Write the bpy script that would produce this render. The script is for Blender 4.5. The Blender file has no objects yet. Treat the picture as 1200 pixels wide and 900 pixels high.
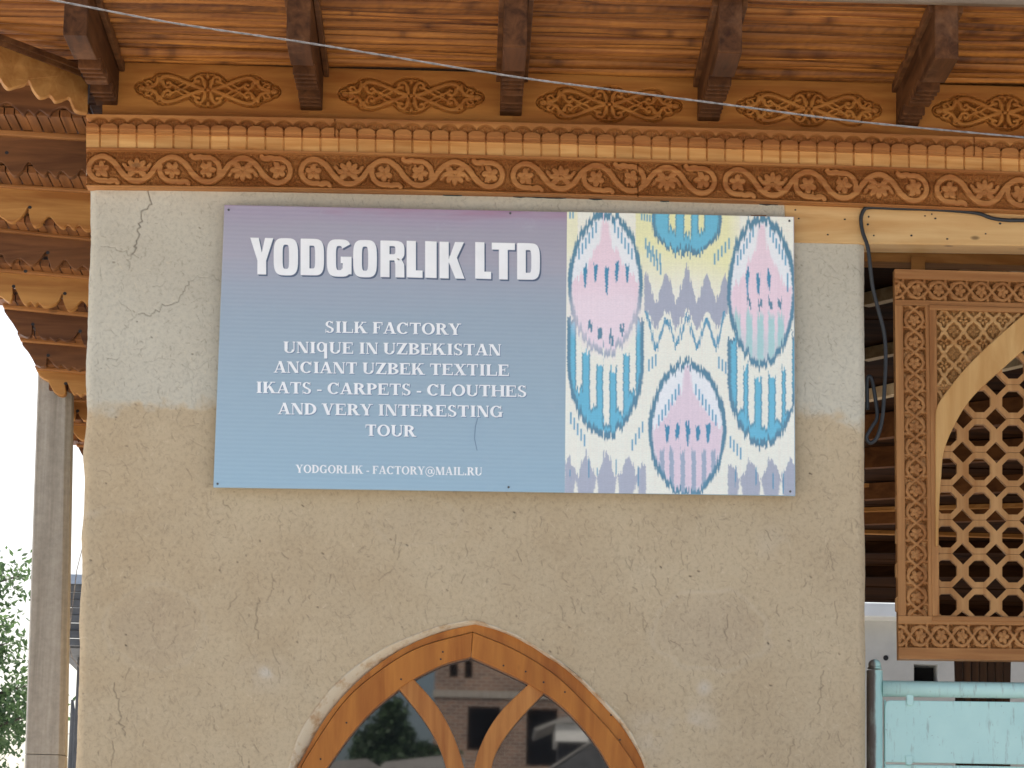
import bpy, math, random
import numpy as np
from mathutils import Matrix, Vector

random.seed(7)
rng = np.random.default_rng(7)
sc = bpy.context.scene
C = sc.collection

# ------------------------------------------------------------------ camera
FOC, YAW, PITCH, ROLL = 3849.9, 0.011474, 0.197724, 0.0217728
CAM = np.array([-0.132, -13.6848, 1.6])
_f = np.array([math.sin(YAW)*math.cos(PITCH), math.cos(YAW)*math.cos(PITCH), math.sin(PITCH)])
_r = np.array([math.cos(YAW), -math.sin(YAW), 0.0])
_u = np.cross(_r, _f)
RV = math.cos(ROLL)*_r + math.sin(ROLL)*_u
UV = math.cos(ROLL)*_u - math.sin(ROLL)*_r
cam = bpy.data.cameras.new('camera')
cam.sensor_width = 36.0
cam.lens = 36.0*FOC/1200.0
cam.clip_start = 0.1
cam.clip_end = 5000
co = bpy.data.objects.new('camera', cam)
C.objects.link(co)
co.matrix_world = Matrix(((RV[0], UV[0], -_f[0], CAM[0]), (RV[1], UV[1], -_f[1], CAM[1]),
                          (RV[2], UV[2], -_f[2], CAM[2]), (0, 0, 0, 1)))
sc.camera = co

# ------------------------------------------------------------------ light
SUN_EL, SUN_AZ = math.radians(56), math.radians(-28)      # behind the gate tower, a little to its left
w = bpy.data.worlds.new('World')
sc.world = w
w.use_nodes = True
nt = w.node_tree
nt.nodes.clear()
sky = nt.nodes.new('ShaderNodeTexSky')
sky.sky_type = 'NISHITA'
sky.sun_disc = False
sky.sun_elevation = SUN_EL
sky.sun_rotation = SUN_AZ
sky.dust_density = 5.0
sky.air_density = 1.0
sky.ozone_density = 1.0
bg = nt.nodes.new('ShaderNodeBackground')
bg.inputs[1].default_value = 0.15
out = nt.nodes.new('ShaderNodeOutputWorld')
nt.links.new(sky.outputs[0], bg.inputs[0])
nt.links.new(bg.outputs[0], out.inputs[0])
sl = bpy.data.lights.new('sun', 'SUN')
sl.energy = 4.0
sl.angle = math.radians(0.6)
sl.color = (1.0, 0.97, 0.91)
so = bpy.data.objects.new('sun', sl)
C.objects.link(so)
sd = Vector((math.sin(SUN_AZ)*math.cos(SUN_EL), math.cos(SUN_AZ)*math.cos(SUN_EL), math.sin(SUN_EL)))
so.rotation_euler = sd.to_track_quat('Z', 'Y').to_euler()
so.location = (-8, 30, 30)
sc.view_settings.view_transform = 'Standard'
sc.view_settings.look = 'None'
sc.view_settings.exposure = 0.92
sc.view_settings.gamma = 1.0
sc.render.engine = 'CYCLES'
try:
    sc.cycles.use_denoising = True
    sc.cycles.filter_width = 1.6
    sc.cycles.max_bounces = 8
    sc.cycles.diffuse_bounces = 5
except Exception:
    pass


# ------------------------------------------------------------------ helpers
def W(px, py, Y):
    """where the sight line through a point of the photograph (1200x900) meets the upright plane y = Y"""
    px = np.asarray(px, float); py = np.asarray(py, float); Y = np.asarray(Y, float)
    a = (px-600)/FOC; b = (450-py)/FOC
    d = [_f[i] + RV[i]*a + UV[i]*b for i in range(3)]
    t = (Y-CAM[1])/d[1]
    return np.stack(np.broadcast_arrays(CAM[0]+t*d[0], Y+0*t, CAM[2]+t*d[2]), -1)


def proj(P):
    d = np.asarray(P, float)-CAM
    z = d@_f
    return 600+FOC*(d@RV)/z, 450-FOC*(d@UV)/z


def lin(r, g, b, k=1.0):
    f = lambda c: ((c/255+0.055)/1.055)**2.4 if c > 10 else c/255/12.92
    return (f(r)*k, f(g)*k, f(b)*k, 1.0)


def thing(name, label, cat, loc, group=None):
    o = bpy.data.objects.new(name, None)
    o.empty_display_size = 0.2
    C.objects.link(o)
    o.location = loc
    o['label'] = label
    o['category'] = cat
    if group:
        o['group'] = group
    return o


def tag(o, label, cat, group=None):
    o['label'] = label
    o['category'] = cat
    if group:
        o['group'] = group
    return o


def wloc(o):
    p = Vector(o.location)
    if o.parent is not None:
        p = wloc(o.parent)+o.matrix_parent_inverse.translation+p
    return p


def link(o, parent):
    C.objects.link(o)
    if parent is not None:
        o.parent = parent
        o.matrix_parent_inverse = Matrix.Translation(-wloc(parent))
    return o


def obj(name, verts, faces, m, parent=None, smooth=False, kind=None, bevel=0.0):
    me = bpy.data.meshes.new(name)
    me.from_pydata([tuple(map(float, v)) for v in verts], [], [tuple(int(i) for i in f) for f in faces])
    me.update()
    me.materials.append(m)
    if smooth:
        me.polygons.foreach_set('use_smooth', [True]*len(me.polygons))
    o = bpy.data.objects.new(name, me)
    link(o, parent)
    if kind:
        o['kind'] = kind
    if bevel:
        b = o.modifiers.new('bevel', 'BEVEL')
        b.width = bevel; b.segments = 2; b.limit_method = 'ANGLE'; b.angle_limit = math.radians(40)
    return o


def grid(name, P, m, parent=None, mask=None, attrs=None, smooth=True, kind=None):
    nr, nc = P.shape[:2]
    idx = np.arange(nr*nc).reshape(nr, nc)
    F = np.stack([idx[:-1, :-1], idx[1:, :-1], idx[1:, 1:], idx[:-1, 1:]], -1).reshape(-1, 4)
    if mask is not None:
        F = F[mask.reshape(-1)]
    me = bpy.data.meshes.new(name)
    me.vertices.add(nr*nc)
    me.vertices.foreach_set('co', P.reshape(-1).astype(np.float32))
    me.loops.add(F.size)
    me.loops.foreach_set('vertex_index', F.reshape(-1).astype(np.int32))
    me.polygons.add(len(F))
    me.polygons.foreach_set('loop_start', np.arange(0, F.size, 4, dtype=np.int32))
    try:
        me.polygons.foreach_set('loop_total', np.full(len(F), 4, dtype=np.int32))
    except Exception:
        pass
    me.update(calc_edges=True)
    me.validate()
    me.polygons.foreach_set('use_smooth', np.full(len(me.polygons), smooth))
    for k, v in (attrs or {}).items():
        if v.ndim == 2:
            a = me.attributes.new(k, 'FLOAT', 'POINT')
            a.data.foreach_set('value', v.reshape(-1).astype(np.float32))
        else:
            a = me.attributes.new(k, 'FLOAT_COLOR', 'POINT')
            c = np.concatenate([v, np.ones(v.shape[:2]+(1,))], -1)
            a.data.foreach_set('color', c.reshape(-1).astype(np.float32))
    me.materials.append(m)
    o = bpy.data.objects.new(name, me)
    link(o, parent)
    if kind:
        o['kind'] = kind
    return o


class MB:
    """collects closed solids into one mesh"""
    def __init__(s):
        s.v = []; s.f = []

    def add(s, v, f):
        n = len(s.v)
        s.v += [tuple(map(float, p)) for p in v]
        s.f += [tuple(int(i)+n for i in q) for q in f]

    def box(s, a, b):
        (x0, y0, z0), (x1, y1, z1) = a, b
        s.add([(x0, y0, z0), (x1, y0, z0), (x1, y1, z0), (x0, y1, z0), (x0, y0, z1), (x1, y0, z1), (x1, y1, z1), (x0, y1, z1)],
              [(0, 3, 2, 1), (4, 5, 6, 7), (0, 1, 5, 4), (1, 2, 6, 5), (2, 3, 7, 6), (3, 0, 4, 7)])

    def prism(s, front, shift):
        """outline (3-D points) pushed along shift"""
        n = len(front)
        fr = [np.array(p, float) for p in front]
        bk = [p+np.array(shift, float) for p in fr]
        f = [tuple(range(n)), tuple(range(2*n-1, n-1, -1))]
        for i in range(n):
            j = (i+1) % n
            f.append((i, i+n, j+n, j))
        s.add(fr+bk, f)

    def ring(s, outer, inner, shift, closed=True):
        """band between two equally long outlines, pushed along shift"""
        n = len(outer)
        sh = np.array(shift, float)
        o = [np.array(p, float) for p in outer]; i_ = [np.array(p, float) for p in inner]
        v = o+i_+[p+sh for p in o]+[p+sh for p in i_]
        f = []
        for k in range(n if closed else n-1):
            j = (k+1) % n
            f += [(k, k+n, j+n, j), (k+2*n, j+2*n, j+3*n, k+3*n), (k, j, j+2*n, k+2*n), (k+n, k+3*n, j+3*n, j+n)]
        if not closed:
            f += [(0, 2*n, 3*n, n), (n-1, 2*n-1, 4*n-1, 3*n-1)]
        s.add(v, f)

    def tube(s, pts, r, seg=8, cap=True):
        pts = [np.array(p, float) for p in pts]
        n = len(pts)
        rr = r if hasattr(r, '__len__') else [r]*n
        vs = []
        prev = None
        for i in range(n):
            t = pts[min(i+1, n-1)]-pts[max(i-1, 0)]
            t = t/(np.linalg.norm(t)+1e-9)
            if prev is None:
                a = np.array([0, 0, 1.0]) if abs(t[2]) < 0.9 else np.array([1.0, 0, 0])
            else:
                a = prev
            a = a-t*(a@t); a /= np.linalg.norm(a)+1e-9
            prev = a
            b = np.cross(t, a)
            for k in range(seg):
                q = 2*math.pi*k/seg
                vs.append(pts[i]+rr[i]*(math.cos(q)*a+math.sin(q)*b))
        f = []
        for i in range(n-1):
            for k in range(seg):
                l = (k+1) % seg
                f.append((i*seg+k, i*seg+l, (i+1)*seg+l, (i+1)*seg+k))
        if cap:
            f += [tuple(range(seg-1, -1, -1)), tuple((n-1)*seg+k for k in range(seg))]
        s.add(vs, f)

    def build(s, name, m, parent=None, **k):
        return obj(name, s.v, s.f, m, parent, **k)


def smoothline(pts, n=6):
    """Catmull-Rom through the points"""
    p = np.array(pts, float)
    p = np.vstack([2*p[0]-p[1], p, 2*p[-1]-p[-2]])
    o = []
    for i in range(1, len(p)-2):
        for k in range(n):
            t = k/n
            o.append(0.5*((2*p[i])+(-p[i-1]+p[i+1])*t+(2*p[i-1]-5*p[i]+4*p[i+1]-p[i+2])*t*t+(-p[i-1]+3*p[i]-3*p[i+1]+p[i+2])*t**3))
    o.append(p[-2])
    return np.array(o)


def resample(pts, n):
    p = np.array(pts, float)
    d = np.r_[0, np.cumsum(np.linalg.norm(np.diff(p, axis=0), axis=1))]
    t = np.linspace(0, d[-1], n)
    return np.stack([np.interp(t, d, p[:, k]) for k in range(p.shape[1])], 1)


def inside(poly, X, Y):
    poly = np.array(poly)
    r = np.zeros(X.shape, bool)
    j = len(poly)-1
    for i in range(len(poly)):
        xi, yi = poly[i]; xj, yj = poly[j]
        c = ((yi > Y) != (yj > Y)) & (X < (xj-xi)*(Y-yi)/(yj-yi+1e-12)+xi)
        r ^= c
        j = i
    return r


def vnoise(shape, cells, seed=0, octaves=3):
    """smooth value noise on a raster"""
    g = np.random.default_rng(seed)
    o = np.zeros(shape); amp = 1.0; tot = 0
    cy, cx = cells
    for k in range(octaves):
        a = g.random((int(cy)+3, int(cx)+3))
        y = np.linspace(0, cy, shape[0]); x = np.linspace(0, cx, shape[1])
        iy = y.astype(int); ix = x.astype(int)
        fy = (y-iy)[:, None]; fx = (x-ix)[None, :]
        fy = fy*fy*(3-2*fy); fx = fx*fx*(3-2*fx)
        A = a[iy][:, ix]; B = a[iy][:, ix+1]; D = a[iy+1][:, ix]; E = a[iy+1][:, ix+1]
        o += amp*((A*(1-fx)+B*fx)*(1-fy)+(D*(1-fx)+E*fx)*fy)
        tot += amp; amp *= 0.5; cy *= 2; cx *= 2
    return o/tot


def seg_dist(X, Z, line, pad=1e9):
    D = np.full(X.shape, 1e9)
    line = np.array(line, float)
    for (x0, z0), (x1, z1) in zip(line[:-1], line[1:]):
        dx, dz = x1-x0, z1-z0
        t = np.clip(((X-x0)*dx+(Z-z0)*dz)/(dx*dx+dz*dz+1e-9), 0, 1)
        D = np.minimum(D, np.hypot(X-x0-t*dx, Z-z0-t*dz))
    return D


def raised(D, hw, soft=1.3):
    """rounded stroke profile, 1 on the ridge and 0 outside"""
    t = np.clip((hw+soft*0.5-D)/soft, 0, 1)
    return t*t*(3-2*t)*(0.82+0.18*np.sqrt(np.clip(1-(D/hw)**2, 0, 1)))


def arc(cx, cz, r, a0, a1, n=16, rz=None):
    t = np.radians(np.linspace(a0, a1, n))
    return np.stack([cx+r*np.cos(t), cz+(rz or r)*np.sin(t)], 1)


def petal(X, Z, cx, cz, ang, a, b):
    c, s = math.cos(ang), math.sin(ang)
    u = (X-cx)*c+(Z-cz)*s; v = -(X-cx)*s+(Z-cz)*c
    q = np.sqrt((u/a)**2+(v/b)**2)
    t = np.clip((1.12-q)/0.22, 0, 1)
    return t*t*(3-2*t)*(0.78+0.22*np.clip(1-q, 0, 1))


# ------------------------------------------------------------------ materials
def newmat(name):
    m = bpy.data.materials.new(name)
    m.use_nodes = True
    t = m.node_tree
    return m, t, t.nodes['Principled BSDF']


def nd(t, kind, **k):
    n = t.nodes.new(kind)
    for a, b in k.items():
        setattr(n, a, b)
    return n


def ramp(t, src, stops):
    r = nd(t, 'ShaderNodeValToRGB')
    e = r.color_ramp.elements
    while len(e) < len(stops):
        e.new(0.5)
    for i, (p, c) in enumerate(stops):
        e[i].position = p
        e[i].color = c if len(c) == 4 else (*c, 1)
    t.links.new(src, r.inputs[0])
    return r.outputs[0]


def mixc(t, fac, a, b, mode='MIX'):
    n = nd(t, 'ShaderNodeMix', data_type='RGBA', blend_type=mode)
    for s, v in ((n.inputs[0], fac), (n.inputs[6], a), (n.inputs[7], b)):
        if hasattr(v, 'is_output'):
            t.links.new(v, s)
        else:
            s.default_value = v
    return n.outputs[2]


def noise(t, vec, scale, detail=4, rough=0.55, dist=0.0):
    n = nd(t, 'ShaderNodeTexNoise')
    n.inputs['Scale'].default_value = scale
    n.inputs['Detail'].default_value = detail
    n.inputs['Roughness'].default_value = rough
    n.inputs['Distortion'].default_value = dist
    t.links.new(vec, n.inputs['Vector'])
    return n.outputs['Fac']


def mapping(t, vec, scale, loc=(0, 0, 0)):
    n = nd(t, 'ShaderNodeMapping')
    n.inputs['Scale'].default_value = scale
    n.inputs['Location'].default_value = loc
    t.links.new(vec, n.inputs[0])
    return n.outputs[0]


def bump(t, b, h, dist=0.003, strength=0.6):
    n = nd(t, 'ShaderNodeBump')
    n.inputs['Distance'].default_value = dist
    n.inputs['Strength'].default_value = strength
    t.links.new(h, n.inputs['Height'])
    t.links.new(n.outputs[0], b.inputs['Normal'])


def weather(c):
    return (c[0]*0.80, c[1]*0.84, c[2]*0.84, 1)


def wood(name, light, dark, axis='X', fine=30.0, knots=0.5, rough=0.6, grime=0.35, grey=None, contrast=1.0, attr=False, spec=0.25):
    light, dark = weather(light), weather(dark)
    m, t, b = newmat(name)
    tc = nd(t, 'ShaderNodeTexCoord').outputs['Object']
    ri = nd(t, 'ShaderNodeObjectInfo').outputs['Random']
    off = nd(t, 'ShaderNodeVectorMath', operation='SCALE')
    comb = nd(t, 'ShaderNodeCombineXYZ')
    for i in range(3):
        t.links.new(ri, comb.inputs[i])
    t.links.new(comb.outputs[0], off.inputs[0]); off.inputs['Scale'].default_value = 13.0
    add = nd(t, 'ShaderNodeVectorMath', operation='ADD')
    t.links.new(tc, add.inputs[0]); t.links.new(off.outputs[0], add.inputs[1])
    v = add.outputs[0]
    st = {'X': (1.3, fine, fine), 'Y': (fine, 1.3, fine), 'Z': (fine, fine, 1.3)}[axis]
    vg = mapping(t, v, st)
    g = noise(t, vg, 1.0, 7, 0.62, 0.6)
    mid = tuple((light[i]+dark[i])*0.5 for i in range(3))+(1,)
    s = 0.16/contrast
    c = ramp(t, g, [(0.5-s, dark), (0.5, mid), (0.5+s, light)])
    # slow change of tone along and across the boards
    blot = noise(t, mapping(t, v, {'X': (1, 4, 4), 'Y': (4, 1, 4), 'Z': (4, 4, 1)}[axis]), 2.2, 3)
    c = mixc(t, ramp(t, blot, [(0.3, (0, 0, 0, 1)), (0.75, (grime, grime, grime, 1))]), c,
             tuple(x*0.55 for x in dark[:3])+(1,))
    if knots:
        vo = nd(t, 'ShaderNodeTexVoronoi')
        vo.inputs['Scale'].default_value = 3.2
        kv = mapping(t, v, {'X': (1, 2.2, 2.2), 'Y': (2.2, 1, 2.2), 'Z': (2.2, 2.2, 1)}[axis])
        t.links.new(kv, vo.inputs['Vector'])
        k = ramp(t, vo.outputs['Distance'], [(0.0, (knots,)*3+(1,)), (0.05, (knots*0.8,)*3+(1,)), (0.085, (0, 0, 0, 1))])
        c = mixc(t, k, c, (0.02, 0.010, 0.005, 1))
    if grey:
        gn = noise(t, v, 3.0, 5, 0.7)
        c = mixc(t, ramp(t, gn, [(0.55, (0, 0, 0, 1)), (0.75, (0.8, 0.8, 0.8, 1))]), c, grey)
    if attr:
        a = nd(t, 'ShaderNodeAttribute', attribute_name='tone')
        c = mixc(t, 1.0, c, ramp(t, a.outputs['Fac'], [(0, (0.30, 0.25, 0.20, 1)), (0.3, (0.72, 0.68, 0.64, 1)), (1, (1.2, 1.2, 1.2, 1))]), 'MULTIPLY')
    t.links.new(c, b.inputs['Base Color'])
    b.inputs['Roughness'].default_value = rough
    b.inputs['Specular IOR Level'].default_value = spec
    bump(t, b, g, 0.002, 0.5)
    return m


def plain(name, c, rough=0.7, var=0.15, scale=6, bumpd=0.002, metallic=0.0, dark=None, cut=(0.45, 0.75)):
    m, t, b = newmat(name)
    tc = nd(t, 'ShaderNodeTexCoord').outputs['Object']
    n = noise(t, tc, scale, 8, 0.65)
    lo = dark or tuple(x*(1-var*2.2) for x in c[:3])+(1,)
    hi = tuple(min(1, x*(1+var)) for x in c[:3])+(1,)
    col = ramp(t, n, [(0.3, lo), (0.7, hi)]) if not dark else ramp(t, n, [(cut[0], c), (cut[1], dark)])
    t.links.new(col, b.inputs['Base Color'])
    b.inputs['Roughness'].default_value = rough
    b.inputs['Metallic'].default_value = metallic
    if bumpd:
        bump(t, b, noise(t, tc, scale*12, 5), bumpd, 0.5)
    return m


M = {}
M['vine'] = wood('carved_pine', lin(208, 142, 80), lin(164, 96, 45), 'X', 34, 0.5, 0.55, 0.3)
M['dentil'] = wood('honey_pine', lin(232, 178, 112), lin(196, 128, 64), 'X', 26, 0.55, 0.55, 0.2, attr=True)
M['scallop'] = wood('orange_pine', lin(205, 138, 76), lin(158, 92, 44), 'X', 30, 0.5, 0.55, 0.35)
M['medal'] = wood('amber_board', lin(212, 140, 66), lin(170, 98, 38), 'X', 16, 0.45, 0.5, 0.35)
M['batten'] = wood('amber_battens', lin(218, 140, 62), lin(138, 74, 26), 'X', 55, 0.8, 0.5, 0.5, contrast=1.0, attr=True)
M['rafter'] = wood('dark_stained_rafter', lin(118, 72, 40), lin(66, 37, 19), 'Y', 18, 0.3, 0.6, 0.4, grey=lin(124, 86, 58), spec=0.12)
M['lintel'] = wood('pale_pine', lin(240, 194, 134), lin(218, 164, 102), 'X', 14, 0.75, 0.6, 0.15)
M['lintel2'] = wood('aged_pine', lin(186, 132, 76), lin(140, 88, 42), 'X', 14, 0.5, 0.7, 0.3, spec=0.05)
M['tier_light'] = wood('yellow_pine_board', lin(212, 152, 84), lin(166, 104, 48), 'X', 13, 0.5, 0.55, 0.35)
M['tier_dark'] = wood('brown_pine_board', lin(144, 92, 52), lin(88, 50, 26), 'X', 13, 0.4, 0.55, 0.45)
M['tier_batten'] = wood('ceiling_batten', lin(160, 100, 52), lin(100, 58, 28), 'Y', 18, 0.3, 0.55, 0.4)
M['tier_strip'] = wood('pine_moulding', lin(198, 134, 76), lin(146, 90, 44), 'X', 20, 0.4, 0.5, 0.35)
M['screen'] = wood('carved_walnut_frame', lin(200, 140, 84), lin(156, 98, 50), 'Z', 24, 0.3, 0.6, 0.3)
M['screenx'] = wood('carved_walnut_rail', lin(200, 140, 84), lin(156, 98, 50), 'X', 24, 0.3, 0.6, 0.3)
M['spandrel'] = wood('carved_pale_spandrel', lin(214, 164, 106), lin(176, 120, 66), 'X', 18, 0.3, 0.6, 0.25)
M['archband'] = wood('pale_arch_plank', lin(226, 176, 112), lin(198, 142, 80), 'Z', 12, 0.5, 0.6, 0.15)
M['lattice'] = wood('lattice_wood', lin(206, 152, 96), lin(168, 112, 60), 'Z', 16, 0.3, 0.6, 0.3)
M['winframe'] = wood('varnished_window_wood', lin(208, 130, 54), lin(168, 94, 34), 'Z', 12, 0.5, 0.42, 0.25)
M['mullion'] = wood('varnished_mullion', lin(210, 138, 70), lin(168, 98, 44), 'Z', 16, 0.4, 0.42, 0.25)
M['matting'] = plain('reed_matting', (0.03, 0.018, 0.01, 1), 0.9, 0.2, 8, 0)
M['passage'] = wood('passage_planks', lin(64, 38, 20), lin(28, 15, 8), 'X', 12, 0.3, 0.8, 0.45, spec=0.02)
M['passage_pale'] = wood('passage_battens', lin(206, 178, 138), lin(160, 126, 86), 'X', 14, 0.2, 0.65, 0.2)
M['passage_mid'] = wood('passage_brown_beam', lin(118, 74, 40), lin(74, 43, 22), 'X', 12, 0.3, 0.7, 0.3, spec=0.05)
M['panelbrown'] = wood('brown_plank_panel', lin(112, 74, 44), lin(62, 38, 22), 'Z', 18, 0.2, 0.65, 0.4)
M['fascia'] = wood('weathered_fascia', lin(160, 136, 112), lin(116, 90, 68), 'X', 18, 0.3, 0.7, 0.3)
M['cream'] = plain('cream_plaster', lin(206, 188, 158), 0.85, 0.1, 14, 0.003, dark=lin(172, 134, 92), cut=(0.48, 0.66))


def mat_concrete():
    m, t, b = newmat('streaked_concrete')
    tc = nd(t, 'ShaderNodeTexCoord').outputs['Object']
    n = noise(t, mapping(t, tc, (26, 26, 0.7)), 1.0, 6, 0.65)
    c = ramp(t, n, [(0.3, lin(140, 132, 120)), (0.7, lin(176, 169, 157))])
    n2 = noise(t, tc, 30, 6, 0.75)
    c = mixc(t, 1.0, c, ramp(t, n2, [(0.3, (0.8, 0.8, 0.8, 1)), (0.7, (1.1, 1.1, 1.1, 1))]), 'MULTIPLY')
    t.links.new(c, b.inputs['Base Color'])
    b.inputs['Roughness'].default_value = 0.9
    bump(t, b, n2, 0.003, 0.5)
    return m


M['concrete'] = mat_concrete()
M['whitewash'] = plain('whitewashed_wall', lin(204, 204, 198), 0.9, 0.1, 1.2, 0.004)
M['cap'] = plain('pale_coping', lin(224, 222, 214), 0.8, 0.05, 2, 0.002)
M['dark'] = plain('dark_opening', (0.012, 0.013, 0.015, 1), 0.7, 0.2, 3, 0)
M['cable'] = plain('black_rubber', (0.018, 0.02, 0.022, 1), 0.55, 0.2, 10, 0)
M['wire'] = plain('grey_wire', lin(138, 132, 126), 0.7, 0.3, 40, 0)
M['metal_dark'] = plain('dark_sheet_metal', lin(84, 84, 84), 0.6, 0.2, 5, 0)
M['metal_blue'] = plain('blue_grey_gutter', lin(150, 160, 172), 0.5, 0.1, 5, 0)
M['roof'] = plain('grey_roofing', lin(150, 146, 140), 0.85, 0.2, 1.5, 0.004)
M['ground'] = plain('paved_ground', lin(186, 184, 180), 0.95, 0.15, 0.35, 0.01)
M['bark'] = plain('bark', (0.09, 0.07, 0.05, 1), 0.9, 0.3, 12, 0.01)


def leafmat(name, a, b_):
    m, t, b = newmat(name)
    tc = nd(t, 'ShaderNodeTexCoord').outputs['Object']
    n = noise(t, tc, 3.0, 4)
    t.links.new(ramp(t, n, [(0.35, a), (0.65, b_)]), b.inputs['Base Color'])
    b.inputs['Roughness'].default_value = 0.55
    tr = nd(t, 'ShaderNodeBsdfTranslucent')
    t.links.new(ramp(t, n, [(0.35, a), (0.65, b_)]), tr.inputs[0])
    mx = nd(t, 'ShaderNodeMixShader')
    mx.inputs[0].default_value = 0.4
    t.links.new(b.outputs[0], mx.inputs[1]); t.links.new(tr.outputs[0], mx.inputs[2])
    t.links.new(mx.outputs[0], t.nodes['Material Output'].inputs[0])
    return m


M['leaf'] = leafmat('leaf', (0.06, 0.11, 0.04, 1), (0.12, 0.19, 0.075, 1))
M['leafdark'] = leafmat('leaf_dark', (0.03, 0.06, 0.025, 1), (0.06, 0.11, 0.04, 1))


def mat_clay():
    m, t, b = newmat('straw_clay_render')
    tc = nd(t, 'ShaderNodeTexCoord').outputs['Object']
    g = nd(t, 'ShaderNodeAttribute', attribute_name='grey').outputs['Fac']
    fl = nd(t, 'ShaderNodeAttribute', attribute_name='fleck').outputs['Fac']
    cr = nd(t, 'ShaderNodeAttribute', attribute_name='crack').outputs['Fac']
    pa = nd(t, 'ShaderNodeAttribute', attribute_name='patch').outputs['Fac']
    n1 = noise(t, tc, 1.6, 6, 0.6)
    n2 = noise(t, tc, 55, 6, 0.75)
    tan = ramp(t, n1, [(0.3, lin(181, 159, 127)), (0.7, lin(196, 177, 146))])
    gry = ramp(t, n1, [(0.3, lin(188, 180, 161)), (0.7, lin(201, 195, 177))])
    c = mixc(t, g, tan, gry)
    c = mixc(t, ramp(t, pa, [(0.0, (0.55, 0.55, 0.55, 1)), (0.5, (0, 0, 0, 1))]), c, lin(160, 140, 120))
    c = mixc(t, ramp(t, pa, [(0.5, (0, 0, 0, 1)), (1.0, (0.6, 0.6, 0.6, 1))]), c, lin(206, 198, 184))
    c = mixc(t, 1.0, c, ramp(t, n2, [(0.3, (0.80, 0.79, 0.78, 1)), (0.5, (1, 1, 1, 1)), (0.75, (1.08, 1.07, 1.05, 1))]), 'MULTIPLY')
    c = mixc(t, ramp(t, fl, [(0.5, (0, 0, 0, 1)), (1.0, (0.7, 0.7, 0.7, 1))]), c, lin(220, 204, 172))
    c = mixc(t, ramp(t, fl, [(0.0, (0.8, 0.8, 0.8, 1)), (0.5, (0, 0, 0, 1))]), c, lin(100, 86, 76))
    c = mixc(t, cr, c, lin(78, 66, 56))
    t.links.new(c, b.inputs['Base Color'])
    b.inputs['Roughness'].default_value = 0.95
    b.inputs['Specular IOR Level'].default_value = 0.1
    bump(t, b, n2, 0.004, 0.45)
    return m


M['clay'] = mat_clay()


def mat_attr(name, attr, rough=0.45):
    m, t, b = newmat(name)
    a = nd(t, 'ShaderNodeAttribute', attribute_name=attr)
    tc = nd(t, 'ShaderNodeTexCoord').outputs['Object']
    n = noise(t, mapping(t, tc, (120, 10, 320)), 1.0, 2)
    c = mixc(t, 1.0, a.outputs['Color'], ramp(t, n, [(0.3, (0.93, 0.94, 0.95, 1)), (0.7, (1.03, 1.03, 1.03, 1))]), 'MULTIPLY')
    t.links.new(c, b.inputs['Base Color'])
    b.inputs['Roughness'].default_value = rough
    b.inputs['Specular IOR Level'].default_value = 0.3
    return m


M['print'] = mat_attr('printed_ikat', 'ink')


def mat_sign():
    m, t, b = newmat('printed_blue_panel')
    tc = nd(t, 'ShaderNodeTexCoord').outputs['Object']
    sx = nd(t, 'ShaderNodeSeparateXYZ'); t.links.new(tc, sx.inputs[0])
    z0, z1 = float(W(460, 576, -0.06)[2]), float(W(460, 244, -0.06)[2])
    mr = nd(t, 'ShaderNodeMapRange')
    mr.inputs['From Min'].default_value = z0; mr.inputs['From Max'].default_value = z1; mr.inputs['To Max'].default_value = 0.9
    t.links.new(sx.outputs[2], mr.inputs[0])
    n = noise(t, mapping(t, tc, (0.8, 1, 5)), 2.0, 4)
    ad = nd(t, 'ShaderNodeMath', operation='MULTIPLY_ADD'); ad.inputs[1].default_value = 0.10
    t.links.new(n, ad.inputs[0]); t.links.new(mr.outputs[0], ad.inputs[2])
    c = ramp(t, ad.outputs[0], [(0.05, lin(160, 188, 202)), (0.41, lin(160, 180, 192)), (0.60, lin(160, 175, 187)), (0.71, lin(164, 172, 184)),
                                (0.775, lin(172, 170, 181)), (0.88, lin(168, 164, 176)), (0.932, lin(168, 158, 174)), (0.955, lin(166, 134, 154))])
    wv = nd(t, 'ShaderNodeTexWave', bands_direction='Z')
    wv.inputs['Scale'].default_value = 17.0; wv.inputs['Distortion'].default_value = 0.6; wv.inputs['Detail'].default_value = 2
    t.links.new(tc, wv.inputs[0])
    c = mixc(t, 1.0, c, ramp(t, wv.outputs[1], [(0.0, (0.98, 0.98, 0.985, 1)), (1.0, (1.01, 1.01, 1.01, 1))]), 'MULTIPLY')
    n3 = noise(t, tc, 9, 6, 0.7)
    c = mixc(t, ramp(t, n3, [(0.62, (0, 0, 0, 1)), (0.8, (0.25, 0.25, 0.25, 1))]), c, lin(190, 200, 206))
    t.links.new(c, b.inputs['Base Color'])
    b.inputs['Roughness'].default_value = 0.42
    b.inputs['Specular IOR Level'].default_value = 0.3
    bump(t, b, wv.outputs[1], 0.0006, 0.4)
    return m


M['sign'] = mat_sign()
M['ink_white'] = plain('white_print', lin(248, 248, 246), 0.5, 0.03, 8, 0)
M['ink_shadow'] = plain('slate_print', lin(84, 98, 122), 0.5, 0.05, 8, 0)
M['ink_soft'] = plain('soft_slate_print', lin(118, 138, 164), 0.5, 0.05, 8, 0)


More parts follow.
